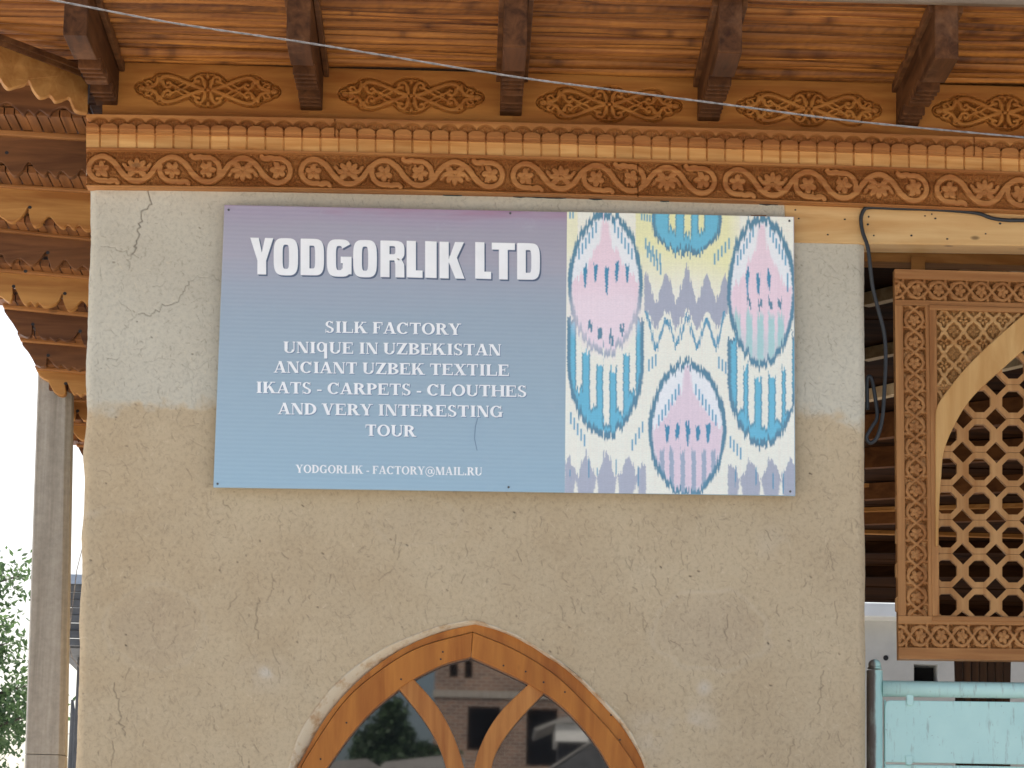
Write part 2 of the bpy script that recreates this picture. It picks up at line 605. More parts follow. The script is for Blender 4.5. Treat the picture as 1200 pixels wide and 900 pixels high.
def mat_teal():
    m, t, b = newmat('turquoise_paint')
    tc = nd(t, 'ShaderNodeTexCoord').outputs['Object']
    n = noise(t, tc, 3.0, 6, 0.65)
    c = ramp(t, n, [(0.3, lin(176, 212, 203)), (0.7, lin(190, 223, 212))])
    n2 = noise(t, mapping(t, tc, (40, 10, 6)), 1.0, 6, 0.7)
    c = mixc(t, ramp(t, n2, [(0.57, (0, 0, 0, 1)), (0.74, (0.8, 0.8, 0.8, 1))]), c, lin(124, 128, 118))
    n4 = noise(t, tc, 45, 5, 0.7)
    c = mixc(t, ramp(t, n4, [(0.64, (0, 0, 0, 1)), (0.74, (0.8, 0.8, 0.8, 1))]), c, lin(112, 118, 108))
    t.links.new(c, b.inputs['Base Color'])
    b.inputs['Roughness'].default_value = 0.45
    return m


M['teal'] = mat_teal()


def mat_post():
    m, t, b = newmat('grimy_turquoise_post')
    tc = nd(t, 'ShaderNodeTexCoord').outputs['Object']
    sx = nd(t, 'ShaderNodeSeparateXYZ'); t.links.new(tc, sx.inputs[0])
    mr = nd(t, 'ShaderNodeMapRange')
    x0 = float(W(1026, 786, 0.12)[0])
    mr.inputs['From Min'].default_value = x0-0.012; mr.inputs['From Max'].default_value = x0+0.012
    t.links.new(sx.outputs[0], mr.inputs[0])
    n = noise(t, mapping(t, tc, (30, 30, 7)), 1.0, 6, 0.7)
    ad = nd(t, 'ShaderNodeMath', operation='ADD'); t.links.new(n, ad.inputs[0]); t.links.new(mr.outputs[0], ad.inputs[1])
    c = ramp(t, ad.outputs[0], [(0.50, lin(92, 82, 74)), (0.75, lin(136, 140, 130)), (0.95, lin(166, 204, 196))])
    t.links.new(c, b.inputs['Base Color'])
    b.inputs['Roughness'].default_value = 0.65
    return m


M['teal_grime'] = mat_post()


def mat_glass():
    m, t, b = newmat('dark_window_glass')
    b.inputs['Base Color'].default_value = (0.006, 0.007, 0.008, 1)
    b.inputs['Roughness'].default_value = 0.015
    b.inputs['IOR'].default_value = 2.25
    return m


M['glass'] = mat_glass()


def mat_brick():
    m, t, b = newmat('brickwork')
    tc = nd(t, 'ShaderNodeTexCoord').outputs['Object']
    sx = nd(t, 'ShaderNodeSeparateXYZ'); t.links.new(tc, sx.inputs[0])
    cb = nd(t, 'ShaderNodeCombineXYZ')
    t.links.new(sx.outputs[0], cb.inputs[0]); t.links.new(sx.outputs[2], cb.inputs[1])
    br = nd(t, 'ShaderNodeTexBrick')
    br.inputs['Color1'].default_value = lin(150, 114, 90)
    br.inputs['Color2'].default_value = lin(112, 84, 68)
    br.inputs['Mortar'].default_value = lin(160, 150, 138)
    br.inputs['Scale'].default_value = 1.0
    br.inputs['Brick Width'].default_value = 0.36
    br.inputs['Row Height'].default_value = 0.13
    br.inputs['Mortar Size'].default_value = 0.022
    t.links.new(cb.outputs[0], br.inputs['Vector'])
    n = noise(t, tc, 0.7, 5)
    c = mixc(t, 1.0, br.outputs[0], ramp(t, n, [(0.3, (0.7, 0.7, 0.72, 1)), (0.7, (1.1, 1.08, 1.05, 1))]), 'MULTIPLY')
    t.links.new(c, b.inputs['Base Color'])
    b.inputs['Roughness'].default_value = 0.9
    return m


M['brick'] = mat_brick()

# ------------------------------------------------------------------ ground
gb = MB()
gb.add([(-900, -900, 0), (900, -900, 0), (900, 900, 0), (-900, 900, 0)], [(0, 1, 2, 3)])
gb.build('ground', M['ground'], None, kind='structure')

# ------------------------------------------------------------------ clay tower with its arched window
tl, bl = W(107, 220, 0), W(88, 900, 0)
tr, br_ = W(1013, 285, 0), W(1015, 900, 0)
XL = lambda z: tl[0]+(bl[0]-tl[0])*(z-tl[2])/(bl[2]-tl[2])
XR = lambda z: tr[0]+(br_[0]-tr[0])*(z-tr[2])/(br_[2]-tr[2])
ZTOP = float(W(600, 200, 0)[2])
ZLOW = float(W(600, 905, 0)[2])
tower = thing('clay_tower', 'straw clay gate tower with cracked grey top and arched window', 'building', (0, 1.5, 0))

# window outlines in photo pixels
pl_out = np.array([(340, 900), (352.6, 861), (377.5, 822.7), (408, 790), (446.5, 763.2), (484.8, 746), (519.3, 734.5), (557.6, 727.6),
                   (580.6, 732.6), (611, 746), (657, 772.8), (695.6, 803.5), (726.3, 834), (749.3, 868.7), (760.8, 900)])
wd_out = np.array([(346, 904), (352, 893), (381, 842), (416, 801.6), (454, 771), (492.5, 749.8), (527, 738.3), (557.6, 731.4),
                   (588, 740), (622.8, 757.5), (665, 786), (699.5, 818.8), (730, 853), (753, 891.6), (757, 903)])
wd_mid = np.array([(351, 905), (358.3, 888), (402.4, 822.7), (446.5, 784.3), (492.5, 757.5), (553.8, 740.2), (603.6, 761.3),
                   (649.6, 790), (688, 826.5), (722.5, 864.8), (743.6, 895.5), (747, 903)])
wd_in = np.array([(381, 903), (383.2, 900), (408, 864.8), (435, 834), (465.6, 809), (484.8, 795.8), (519.3, 778.6), (551.9, 769.8),
                  (588, 786), (619, 801.6), (649.6, 820.7), (676.4, 845.6), (699.5, 874.4), (714.8, 900), (717, 903)])


def halves(p, apex):
    a = p[:apex+1]; b = p[apex:]
    return np.vstack([resample(smoothline(a, 8), 32), resample(smoothline(b, 8), 32)[1:]])


def right_thin(p, q):
    k = np.clip((p[:, 0]-548)/30, 0, 1)[:, None]*0.62
    return p*(1-k)+q*k


PO, WO, WM, WI = halves(pl_out, 7), halves(wd_out, 7), halves(wd_mid, 5), halves(wd_in, 7)


def arch3(p, Y, sill, extra=0.0):
    """outline at depth Y, its legs carried down to the sill"""
    q = W(p[:, 0], p[:, 1], Y)
    a = q[0].copy(); b = q[-1].copy()
    legs0 = [np.array([a[0]-extra, Y, sill+(a[2]-sill)*k]) for k in (0.0, 0.5)]
    legs1 = [np.array([b[0]+extra, Y, sill+(b[2]-sill)*k]) for k in (0.5, 0.0)]
    return np.vstack([legs0, q, legs1])


PO = right_thin(PO, WO)
SILL = 1.55
nx, nz = 940, 700
ztop_rows = np.linspace(ZTOP, ZLOW, nz)
zlow_rows = np.arange(ZLOW-0.03, 0.0, -0.03)
zr = np.r_[ztop_rows, zlow_rows, 0.0]
NR = len(zr)
uu = np.linspace(0, 1, nx)
Zg = np.repeat(zr[:, None], nx, 1)
wob = (vnoise((NR, 1), (16, 1), 3, 5)[:, 0]-0.5)*0.020
wob2 = (vnoise((NR, 1), (14, 1), 4, 5)[:, 0]-0.5)*0.012
xl = XL(zr)+wob; xr = XR(zr)+wob2
# the top of the left edge flares out a little under the frieze
xl -= 0.02*np.clip((zr-(ZTOP-0.16))/0.1, 0, 1)**2
Xg = xl[:, None]+(xr-xl)[:, None]*uu[None, :]
qx, qy = proj(np.stack([Xg, 0*Xg, Zg], -1))     # raster of photo positions, used to lay out stains and cracks where the wall has them
Hh = (vnoise((NR, nx), (9, 9), 11, 4)-0.5)*0.016
e = np.minimum(Xg-xl[:, None], xr[:, None]-Xg)
Hh -= 0.03*np.clip(1-e/0.035, 0, 1)**2
crack = np.zeros((NR, nx)); fleck = np.full((NR, nx), 0.5)
dxw = float((xr-xl).mean())/(nx-1); dzw = (ZTOP-ZLOW)/(nz-1)


def to_rc(px, py):
    p = W(px, py, 0)
    z = p[..., 2]; r = (ZTOP-z)/dzw
    c = (p[..., 0]-XL(z))/(XR(z)-XL(z))*(nx-1)
    return r, c


def stamp(arr, pts, width, val, mode='max'):
    """thin wandering line drawn into the raster; pts are (row, col)"""
    pts = np.array(pts, float)
    for (r0, c0), (r1, c1) in zip(pts[:-1], pts[1:]):
        n = int(max(abs(r1-r0), abs(c1-c0))*2)+2
        rr = np.linspace(r0, r1, n); cc = np.linspace(c0, c1, n)
        for dr in range(-int(width+1), int(width+2)):
            for dc in range(-int(width+1), int(width+2)):
                ri = np.round(rr).astype(int)+dr; ci = np.round(cc).astype(int)+dc
                ok = (ri >= 0) & (ri < nz) & (ci >= 0) & (ci < nx)
                ri, ci = ri[ok], ci[ok]
                d = np.hypot(ri-rr[ok], ci-cc[ok])
                k = np.clip(width+0.5-d, 0, 1)
                if mode == 'max':
                    np.maximum.at(arr, (ri, ci), k*val)
                else:
                    arr[ri, ci] = arr[ri, ci]*(1-k)+val*k


def wander(pts, amp=1.6, step=5):
    p = resample(pts, max(3, int(np.linalg.norm(np.diff(np.array(pts, float), axis=0), axis=1).sum()/step)))
    p[1:-1] += rng.normal(0, amp, p[1:-1].shape)
    return p


def draw(pxpts, width, val, amp=1.5, step=3.2):
    p = wander(pxpts, amp, step)
    r, c = to_rc(p[:, 0], p[:, 1])
    stamp(crack, np.stack([r, c], 1), width, val)


draw([(174, 219), (177, 232), (179, 238), (170, 248), (167, 262), (163, 270), (160, 284), (157, 294), (154, 298)], 0.55, 0.85)
draw([(154, 298), (140, 293), (118, 289)], 0.3, 0.6)
draw([(154, 298), (150, 306), (152, 314)], 0.3, 0.6)
draw([(155, 297), (162, 302)], 0.3, 0.6)
draw([(222, 330), (216, 342), (210, 352), (196, 358), (184, 364), (176, 370), (163, 368)], 0.35, 0.8)
draw([(222, 330), (236, 324), (250, 324), (259, 330)], 0.2, 0.5)
draw([(163, 368), (150, 380), (142, 392)], 0.2, 0.5)
draw([(140, 352), (152, 366), (158, 372)], 0.2, 0.5)
draw([(170, 424), (190, 421), (206, 422)], 0.2, 0.5)
draw([(252, 418), (238, 428), (228, 432), (214, 427)], 0.2, 0.5)
draw([(228, 432), (226, 452), (226, 470)], 0.2, 0.4)
draw([(133, 800), (136, 820), (141, 836), (146, 862)], 0.4, 0.7)
draw([(131, 868), (134, 884), (130, 899)], 0.4, 0.7)
draw([(303, 700), (301, 720), (303, 748)], 0.4, 0.6)
draw([(318, 672), (320, 690), (314, 703)], 0.3, 0.6)
draw([(965, 786), (962, 810), (958, 836)], 0.4, 0.6)
draw([(930, 866), (925, 884), (922, 899)], 0.4, 0.6)
draw([(853, 720), (851, 750)], 0.4, 0.6)
draw([(972, 646), (977, 668)], 0.3, 0.6)
draw([(978, 705), (981, 733)], 0.3, 0.6)
draw([(765, 672), (770, 690), (776, 698)], 0.3, 0.6)
for k in range(650):
    x = rng.uniform(100, 1008); y = rng.uniform(585, 898)
    L = rng.uniform(5, 18)*(0.6 if rng.random() < .6 else 1.2)
    a = rng.normal(math.pi/2, 0.42)
    pts = [(x, y), (x+L*math.cos(a)/2+rng.normal(0, 2), y+L*math.sin(a)/2), (x+L*math.cos(a), y+L*math.sin(a))]
    draw(pts, rng.choice([0.05, 0.15, 0.3]), rng.uniform(0.28, 0.7), 0.9)
for k in range(90):
    x = rng.choice([rng.uniform(110, 255), rng.uniform(935, 1010)]); y = rng.uniform(300, 580)
    L = rng.uniform(6, 20)
    a = rng.uniform(0, math.pi)
    draw([(x, y), (x+L*math.cos(a)*.5+rng.normal(0, 2), y+L*math.sin(a)*.5+rng.normal(0, 2)), (x+L*math.cos(a), y+L*math.sin(a))],
         0.25, rng.uniform(0.25, 0.6), 1.0)
for k in range(8000):                           # chopped straw
    r = rng.uniform(0, nz); c = rng.uniform(0, nx)
    L = rng.uniform(1.5, 7); a = rng.uniform(0, math.pi) if rng.random() < .5 else rng.normal(math.pi/2, .5)
    light = rng.random() < 0.3
    v = 0.5+rng.uniform(0.15, 0.5) if light else 0.5-rng.uniform(0.15, 0.5)
    stamp(fleck, [(r, c), (r+L*math.sin(a), c+L*math.cos(a))], 0.22, v, 'set')
for k in range(170):                            # small dark pits
    r = rng.uniform(0, nz); c = rng.uniform(0, nx)
    stamp(crack, [(r, c), (r+rng.uniform(0, 1.5), c+rng.uniform(0, 2))], rng.uniform(0.2, 0.9), rng.uniform(0.4, 0.9))
# grey upper coat with a ragged lower edge
edge = np.interp(qx, [90, 250, 420, 700, 930, 965, 1000, 1030], [481, 472, 470, 476, 476, 478, 497, 502])
rag = (vnoise((NR, nx), (60, 60), 21, 4)-0.5)*34
greyv = np.clip((edge+rag-qy)/(8+26*vnoise((NR, nx), (12, 12), 77, 2)**2)+0.5, 0, 1)
greyv *= 0.9+0.1*vnoise((NR, nx), (14, 14), 5, 4)
Hh += 0.003*greyv
# repair patches (0.5 = none, lower = browner, higher = pale smears)
patch = np.full((NR, nx), 0.5)
pn = vnoise((NR, nx), (30, 30), 31, 4)
for (cx, cy, rx, ry, amt, rim) in [(183, 735, 52, 44, -0.18, 0.05), (832, 738, 62, 44, -0.2, 0.07), (488, 612, 50, 26, -0.08, 0.04)]:
    q = np.hypot((qx-cx)/rx, (qy-cy)/ry)+(pn-0.5)*0.5
    patch += amt*np.clip((1.0-q)/0.12, 0, 1)*(0.5+0.7*pn)
    patch += rim*np.exp(-((q-1.06)/0.07)**2)
for (cx, cy, rx, ry, amt) in [(312, 788, 12, 9, 0.5), (825, 806, 12, 12, 0.45), (815, 845, 34, 34, 0.26), (140, 352, 22, 4, 0.5), (905, 640, 26, 30, 0.14),
                              (760, 860, 40, 40, 0.2), (120, 600, 40, 9, 0.2), (310, 790, 40, 30, 0.15)]:
    q = np.hypot((qx-cx)/rx, (qy-cy)/ry)
    patch += amt*np.clip(1-q, 0, 1)*np.clip((pn-0.38)*5, 0, 1)
patch = np.clip(patch, 0, 1)
Hh -= 0.006*crack
Yg = -Hh
Pw = np.stack([Xg, Yg, Zg], -1)


def side_cols(edge_x, edge_y, depths):
    return [np.stack([edge_x, edge_y+d, zr], -1)[:, None, :] for d in depths]


L_ = side_cols(xl, Yg[:, 0], [3.0, 1.5, 0.6, 0.2, 0.05])
R_ = side_cols(xr, Yg[:, -1], [0.05, 0.2, 0.6, 1.5, 3.0])
Pall = np.concatenate(L_+[Pw]+R_, 1)
pad = lambda a: np.concatenate([np.repeat(a[:, :1], 5, 1), a, np.repeat(a[:, -1:], 5, 1)], 1)
hole = np.array([(p[0], p[2]) for p in arch3(PO, 0, SILL)])
cx_ = 0.25*(Pall[:-1, :-1]+Pall[1:, :-1]+Pall[1:, 1:]+Pall[:-1, 1:])
inh = inside(hole, cx_[..., 0], cx_[..., 2])
inh[:, :5] = False; inh[:, -5:] = False
grid('wall', Pall, M['clay'], tower, ~inh, dict(grey=pad(greyv), crack=pad(crack), fleck=pad(fleck), patch=pad(patch)))
b = MB()
b.box((-1.55, 0.3, ZTOP-0.02), (1.3, 2.99, ZTOP+0.45))
b.build('upper_core', M['clay'], tower)
b = MB()
b.box((-1.9, 2.9, 0), (1.6, 2.98, ZTOP))
b.build('rear_wall', M['clay'], tower)

win = bpy.data.objects.new('window', None)
win.empty_display_size = 0.2
win.location = (0, 0, 0)
C.objects.link(win); win.parent = tower
win.matrix_parent_inverse = Matrix.Translation(-tower.location)


def linkw(o):
    return o


def wpart(mb, name, m, **k):
    o = mb.build(name, m, None, **k)
    o.parent = win
    return o


# plaster lip round the opening
def grow(p, d):
    c = np.array([556, 905.0])
    v = p-c
    return p+v/np.linalg.norm(v, axis=1)[:, None]*d


lipn = [(grow(PO, 2.5), 0.004), (grow(PO, 1.2), -0.007), (PO, -0.006), (PO*0.5+WO*0.5, 0.012), (grow(WO, -2), 0.055)]
rows = []
for i, (p, y) in enumerate(lipn):
    a = arch3(p, 0, SILL)
    jit = (vnoise((len(a), 1), (24, 1), 60+i, 3)[:, 0]-0.5)*(0.012 if 0 < i < 4 else 0.004)
    a[:, 1] = y
    a[:, 2] += jit; a[:, 0] += jit*0.6
    rows.append(a)
o = grid('plaster_reveal', np.array(rows), M['cream'], None)
o.parent = win
b = MB()
b.ring(arch3(WO, 0.022, SILL), arch3(WM, 0.022, SILL), (0, 0.09, 0), closed=False)
wpart(b, 'outer_frame', M['winframe'])
b = MB()
mid1 = len(WM)//2
A1, A2 = arch3(grow(WM, -0.6), 0.010, SILL), arch3(WI, 0.010, SILL)
n2 = len(A1)//2
b.ring(A1[:n2+1], A2[:n2+1], (0, 0.08, 0), closed=False)
wpart(b, 'frame', M['winframe'], bevel=0.003)
b = MB()
gap = np.array([0.0015, 0, 0])
b.ring(A1[n2:]+gap, A2[n2:]+gap, (0, 0.08, 0), closed=False)
wpart(b, 'frame', M['winframe'], bevel=0.003)
b = MB()
b.box((A2[0][0]-0.14, 0.008, SILL-0.08), (A2[-1][0]+0.14, 0.1, SILL+0.0))
wpart(b, 'sill', M['winframe'], bevel=0.003)
for (x, y) in ((375.7, 889.5), (406, 847), (519, 764), (516.5, 772.5), (590, 780), (616, 787), (637, 799.5), (662, 811), (716, 838), (726.5, 867), (470, 796)):
    c = W(x, y, 0.010)
    t = np.linspace(0, 2*math.pi, 9)[:-1]
    b = MB()
    b.prism([(c[0]+0.0042*math.cos(q), 0.0085, c[2]+0.004*math.sin(q)) for q in t], (0, 0.003, 0))
    wpart(b, 'nail', M['dark'])
mul = [([(462, 801), (467.6, 807.3), (492.5, 838), (511.6, 868.7), (523, 900), (531, 935), (537, 975)],
        [(478, 790), (484.8, 795.8), (511.6, 826.5), (530.8, 861), (544, 900), (551, 935), (555.5, 975)]),
       ([(627, 794), (621, 800.4), (588.3, 832), (567, 864.8), (555.8, 900), (557, 935), (557.5, 975)],
        [(645, 806), (639, 811), (609.4, 842), (586.4, 872.5), (576, 900), (577, 935), (577, 975)])]
for k, (a, c) in enumerate(mul):
    a = resample(smoothline(a, 8), 24); c = resample(smoothline(c, 8), 24)
    y = 0.018+0.004*k
    b = MB()
    pa, pc = W(a[:, 0], a[:, 1], y), W(c[:, 0], c[:, 1], y)
    pa = np.vstack([pa, [pa[-1][0], y, SILL]]); pc = np.vstack([pc, [pc[-1][0], y, SILL]])
    b.ring(pa, pc, (0, 0.05, 0), closed=False)
    wpart(b, 'mullion', M['mullion'], bevel=0.004)
g = arch3(grow(WI, 6), 0.072, SILL)
obj('pane', g, [tuple(range(len(g)))], M['glass'], None).parent = win

gx_ = np.linspace(112, 912, 120)
gy0 = np.interp(gx_, [103, 392, 600, 900], [217, 222, 228, 237.5])
gn_ = vnoise((120, 1), (30, 1), 91, 3)[:, 0]
b = MB()
b.ring(W(gx_, gy0-3, -0.018), W(gx_, gy0+0.3+3.0*np.clip(gn_-0.35, 0, 1)*2, -0.018), (0, 0.03, 0), closed=False)
b.build('settlement_gap', M['dark'], tower)

# ------------------------------------------------------------------ carved cornice (three courses over the wall)
lx = np.array([103, 392, 600, 900, 1200.0])


def qline(ys):
    c = np.polyfit(lx, ys, 2)
    return lambda x: np.polyval(c, x)


L_vb = qline([218.5, 221, 226.7, 236.2, 247.5])
L_vt = qline([175, 179, 184, 191.8, 202.8])
L_sb = qline([172.5, 177, 182.5, 190.5, 201.3])
L_st = qline([155.5, 160, 167, 174.5, 185])
L_ct = qline([133.5, 139, 144, 151.5, 163])
CX0, CX1 = 101.0, 1480.0
cornice = thing('carved_cornice', 'long carved pine cornice of vine scroll, square blocks and scallops above the sign', 'cornice', (1.0, -0.06, float(W(600, 200, 0)[2])))


def hf_band(name, m, top, bot, Y, back, hfun, parent, step=0.6, nv=72, x0=CX0, x1=CX1, tone=None, Lfun=None):
    xs = np.arange(x0, x1, step)
    vs = np.linspace(0, 1, nv)
    X, V = np.meshgrid(xs, vs)
    T = top(X); B = bot(X)
    Yp = T+(B-T)*V
    P = W(X, Yp, Y)
    h = hfun(X, V, Yp)              # metres towards the viewer
    P[..., 1] -= h
    P = np.concatenate([P[:1], P, P[-1:]], 0); P[0, :, 1] = back; P[-1, :, 1] = back
    P = np.concatenate([P[:, :1], P, P[:, -1:]], 1); P[:, 0, 1] = back; P[:, -1, 1] = back
    at = None
    if tone is not None:
        tn = tone(X, V)
        at = dict(tone=np.pad(tn, 1, mode='edge'))
    return grid(name, P, m, parent, None, at, smooth=False)


# one repeat of the vine scroll: 248.5 px long (six flowers), 43 px high
PER = 248.5; HP = PER/6


def vine_tile():
    xs = np.arange(0, PER, 0.5); zs = np.linspace(21.5, -21.5, 88)
    X, Z = np.meshgrid(xs, zs)
    H = np.zeros(X.shape)
    kinds = 'APABPB'
    up = [1, -1, 1, -1, 1, -1]
    for sh in (-PER, 0, PER):
        fx = [(i+0.5)*HP+sh for i in range(6)]
        t = np.linspace(fx[0], fx[5], 120)
        ph = np.cos(np.pi*(t-fx[0])/HP)
        main = np.stack([t, 14.3*np.sign(ph)*np.abs(ph)**0.8], 1)
        H = np.maximum(H, raised(seg_dist(X, Z, main[::2]), 3.3))
        for i, k in enumerate(kinds):
            x = fx[i]; s = up[i]
            if k == 'A':
                a = arc(x+1, 0, 15.5, 88, 285, 18, 14.3)
                if i == 2:
                    a = arc(x+1, 0, 15.5, 165, 285, 14, 14.3)
                tail = np.array([a[-1], (x+9, -15.5), (x+16, -14), (x+19, -16.5)])
                H = np.maximum(H, raised(seg_dist(X, Z, a), 3.1))
                H = np.maximum(H, raised(seg_dist(X, Z, smoothline(tail, 4)), 2.8))
                H = np.maximum(H, petal(X, Z, x+12, -14, 0.2, 6, 3.2))
            if k == 'B':
                a = arc(x-1, 0, 15.5, -92, 105, 18, 14.3)
                if i == 3:
                    a = arc(x-1, 0, 15.5, -15, 105, 14, 14.3)
                tail = np.array([a[-1], (x-9, 15.5), (x-16, 14), (x-19, 16.5)])
                H = np.maximum(H, raised(seg_dist(X, Z, a), 3.1))
                H = np.maximum(H, raised(seg_dist(X, Z, smoothline(tail, 4)), 2.8))
                H = np.maximum(H, petal(X, Z, x-12, 14, 0.2, 6, 3.2))
            if k in 'AB':
                z = -1.0 if k == 'A' else 0.5
                H = np.maximum(H, petal(X, Z, x, z, 0, 2.4, 2.4)*0.8)
                for q in range(5):
                    an = math.pi/2+q*2*math.pi/5+0.3*i
                    H = np.maximum(H, petal(X, Z, x+5.6*math.cos(an), z+5.6*math.sin(an), an, 4.3, 3.5))
                for q in range(3):
                    an = 1.2+q*2.1+i
                    H = np.maximum(H, petal(X, Z, x+9.6*math.cos(an), z+9.6*math.sin(an), an, 1.6, 1.4)*0.8)
            else:
                s = -up[i]
                zc = -5*s
                for q in range(7):
                    an = math.radians(-35+q*41.7)
                    H = np.maximum(H, petal(X, Z, x+8.4*math.cos(an), zc+4+s*(8.2*math.sin(an))-4*(s < 0)*2+0, an*s, 6.0, 3.3))
                H = np.maximum(H, petal(X, Z, x, zc+3*s, 0, 3, 3)*0.9)
                for q in (-1, 1):
                    H = np.maximum(H, petal(X, Z, x+q*14.5, zc+9*s, q*0.9*s, 4.2, 2.2)*0.9)
    dil = H.copy()
    for a_ in range(8):
        dx_, dz_ = int(round(3.6*math.cos(a_*math.pi/4))), int(round(3.6*math.sin(a_*math.pi/4)))
        dil = np.maximum(dil, np.roll(np.roll(H, dx_, 1), dz_, 0))
    return H, np.clip(dil-H, 0, 1)


VT, VR = vine_tile()


def vine_h(X, V, Yp):
    ci = (((X-102.0+HP*0.1) % PER)/0.5).astype(int) % VT.shape[1]
    ri = np.clip((V*(VT.shape[0]-1)).astype(int), 0, VT.shape[0]-1)
    h = VT[ri, ci]
    border = np.maximum(np.clip((0.055-V)/0.02, 0, 1), np.clip((V-0.945)/0.02, 0, 1))
    stip = rng.random(X.shape)
    rec = 0.011
    ground = -rec+0.008*stip*(stip > 0.35)-0.008*VR[ri, ci]
    return ground*(1-np.maximum(h, border))-0.012*(np.abs(X-747.5-0.3*V) < 0.6)


hf_band('vine_scroll_board', M['vine'], L_vt, L_vb, -0.070, 0.01, vine_h, cornice, 0.55, 84)
CELL = 21.55


def cell(X):
    return ((X-95.5) % CELL)/CELL, np.floor((X-95.5)/CELL).astype(int)


ctone = rng.random(400)


def dentil_h(X, V, Yp):
    f, k = cell(X)
    d = np.minimum(f, 1-f)*CELL
    return -0.008*np.clip((1.15-d)/0.7, 0, 1)+(ctone[k % 400]-0.5)*0.002


hf_band('square_block_course', M['dentil'], L_st, L_sb, -0.088, 0.01, dentil_h, cornice, 0.7, 10,
        tone=lambda X, V: 0.62+0.38*ctone[cell(X)[1] % 400])


def scallop_h(X, V, Yp):
    f, k = cell(X)
    u = abs(f-0.5)*2                            # 0 mid cell, 1 on its edge
    d = np.minimum(f, 1-f)*CELL
    tongue_top = 0.66-0.17*(1-u**2.2)           # flat arch of each tongue
    ds = np.hypot(d, (0.66-V)*23)               # little shells cut over the joints
    shell = -0.024*np.clip((12.0-ds)/1.5, 0, 1)
    shell += 0.003*np.cos(np.arctan2((0.66-V)*23, (f-np.round(f))*CELL)*9)*(ds < 10)
    tongue = -0.012*np.clip((1.2-d)/0.8, 0, 1)*(V > 0.5)-0.006*np.clip((V-0.80)/0.03, 0, 1)
    edge = -0.020*np.clip(1-abs(V-tongue_top+0.03)/0.05, 0, 1)
    joint = -0.012*((np.abs(X-392.5) < 0.7) | (np.abs(X-1141.5) < 0.7))
    return np.where(V < tongue_top, np.where(V < 0.10, 0, shell)+edge, tongue+0.004)+joint


hf_band('scallop_course', M['scallop'], L_ct, lambda x: L_st(x)-0.4, -0.112, 0.01, scallop_h, cornice, 0.7, 40)
b = MB()
xs = np.linspace(CX0, CX1, 60)
for (ln, y, hgt) in ((L_sb, -0.094, 2.6),):
    pts = W(xs, ln(xs)+0.0, y); pts2 = W(xs, ln(xs)+hgt, y)
    b.ring(pts, pts2, (0, 0.08, 0), closed=False)
b.build('fillet', M['vine'], cornice)

# ------------------------------------------------------------------ timber eave: boards with medallions, rafters, battens
eave = thing('timber_eave', 'projecting wooden eave with dark stepped rafters and orange batten ceiling', 'eave', (0.9, -0.6, float(W(600, 90, -0.03)[2])))
L_mt = lambda x: 76.0+0.0272*(np.asarray(x, float)-103)
YB = -0.035                                     # face of the medallion boards
pL, pR = W(140, L_mt(140), YB), W(1200, L_mt(1200), YB)
ks = (pR[2]-pL[2])/(pR[0]-pL[0])
ZS = lambda x: pL[2]+ks*(np.asarray(x, float)-pL[0])        # underside of the battens
# depth of the eave: its edge shows at y = 3 px above the fifth rafter
YE = -1.2
for k in range(60):
    x_, y_ = proj((float(W(1110, 4, YE)[0]), YE, float(ZS(W(1110, 4, YE)[0]))))
    YE += (3.0-y_)*0.004 if False else ((y_-3.0)*-0.004)
YE = float(np.clip(YE, -1.6, -0.8))
print('eave depth', YE)


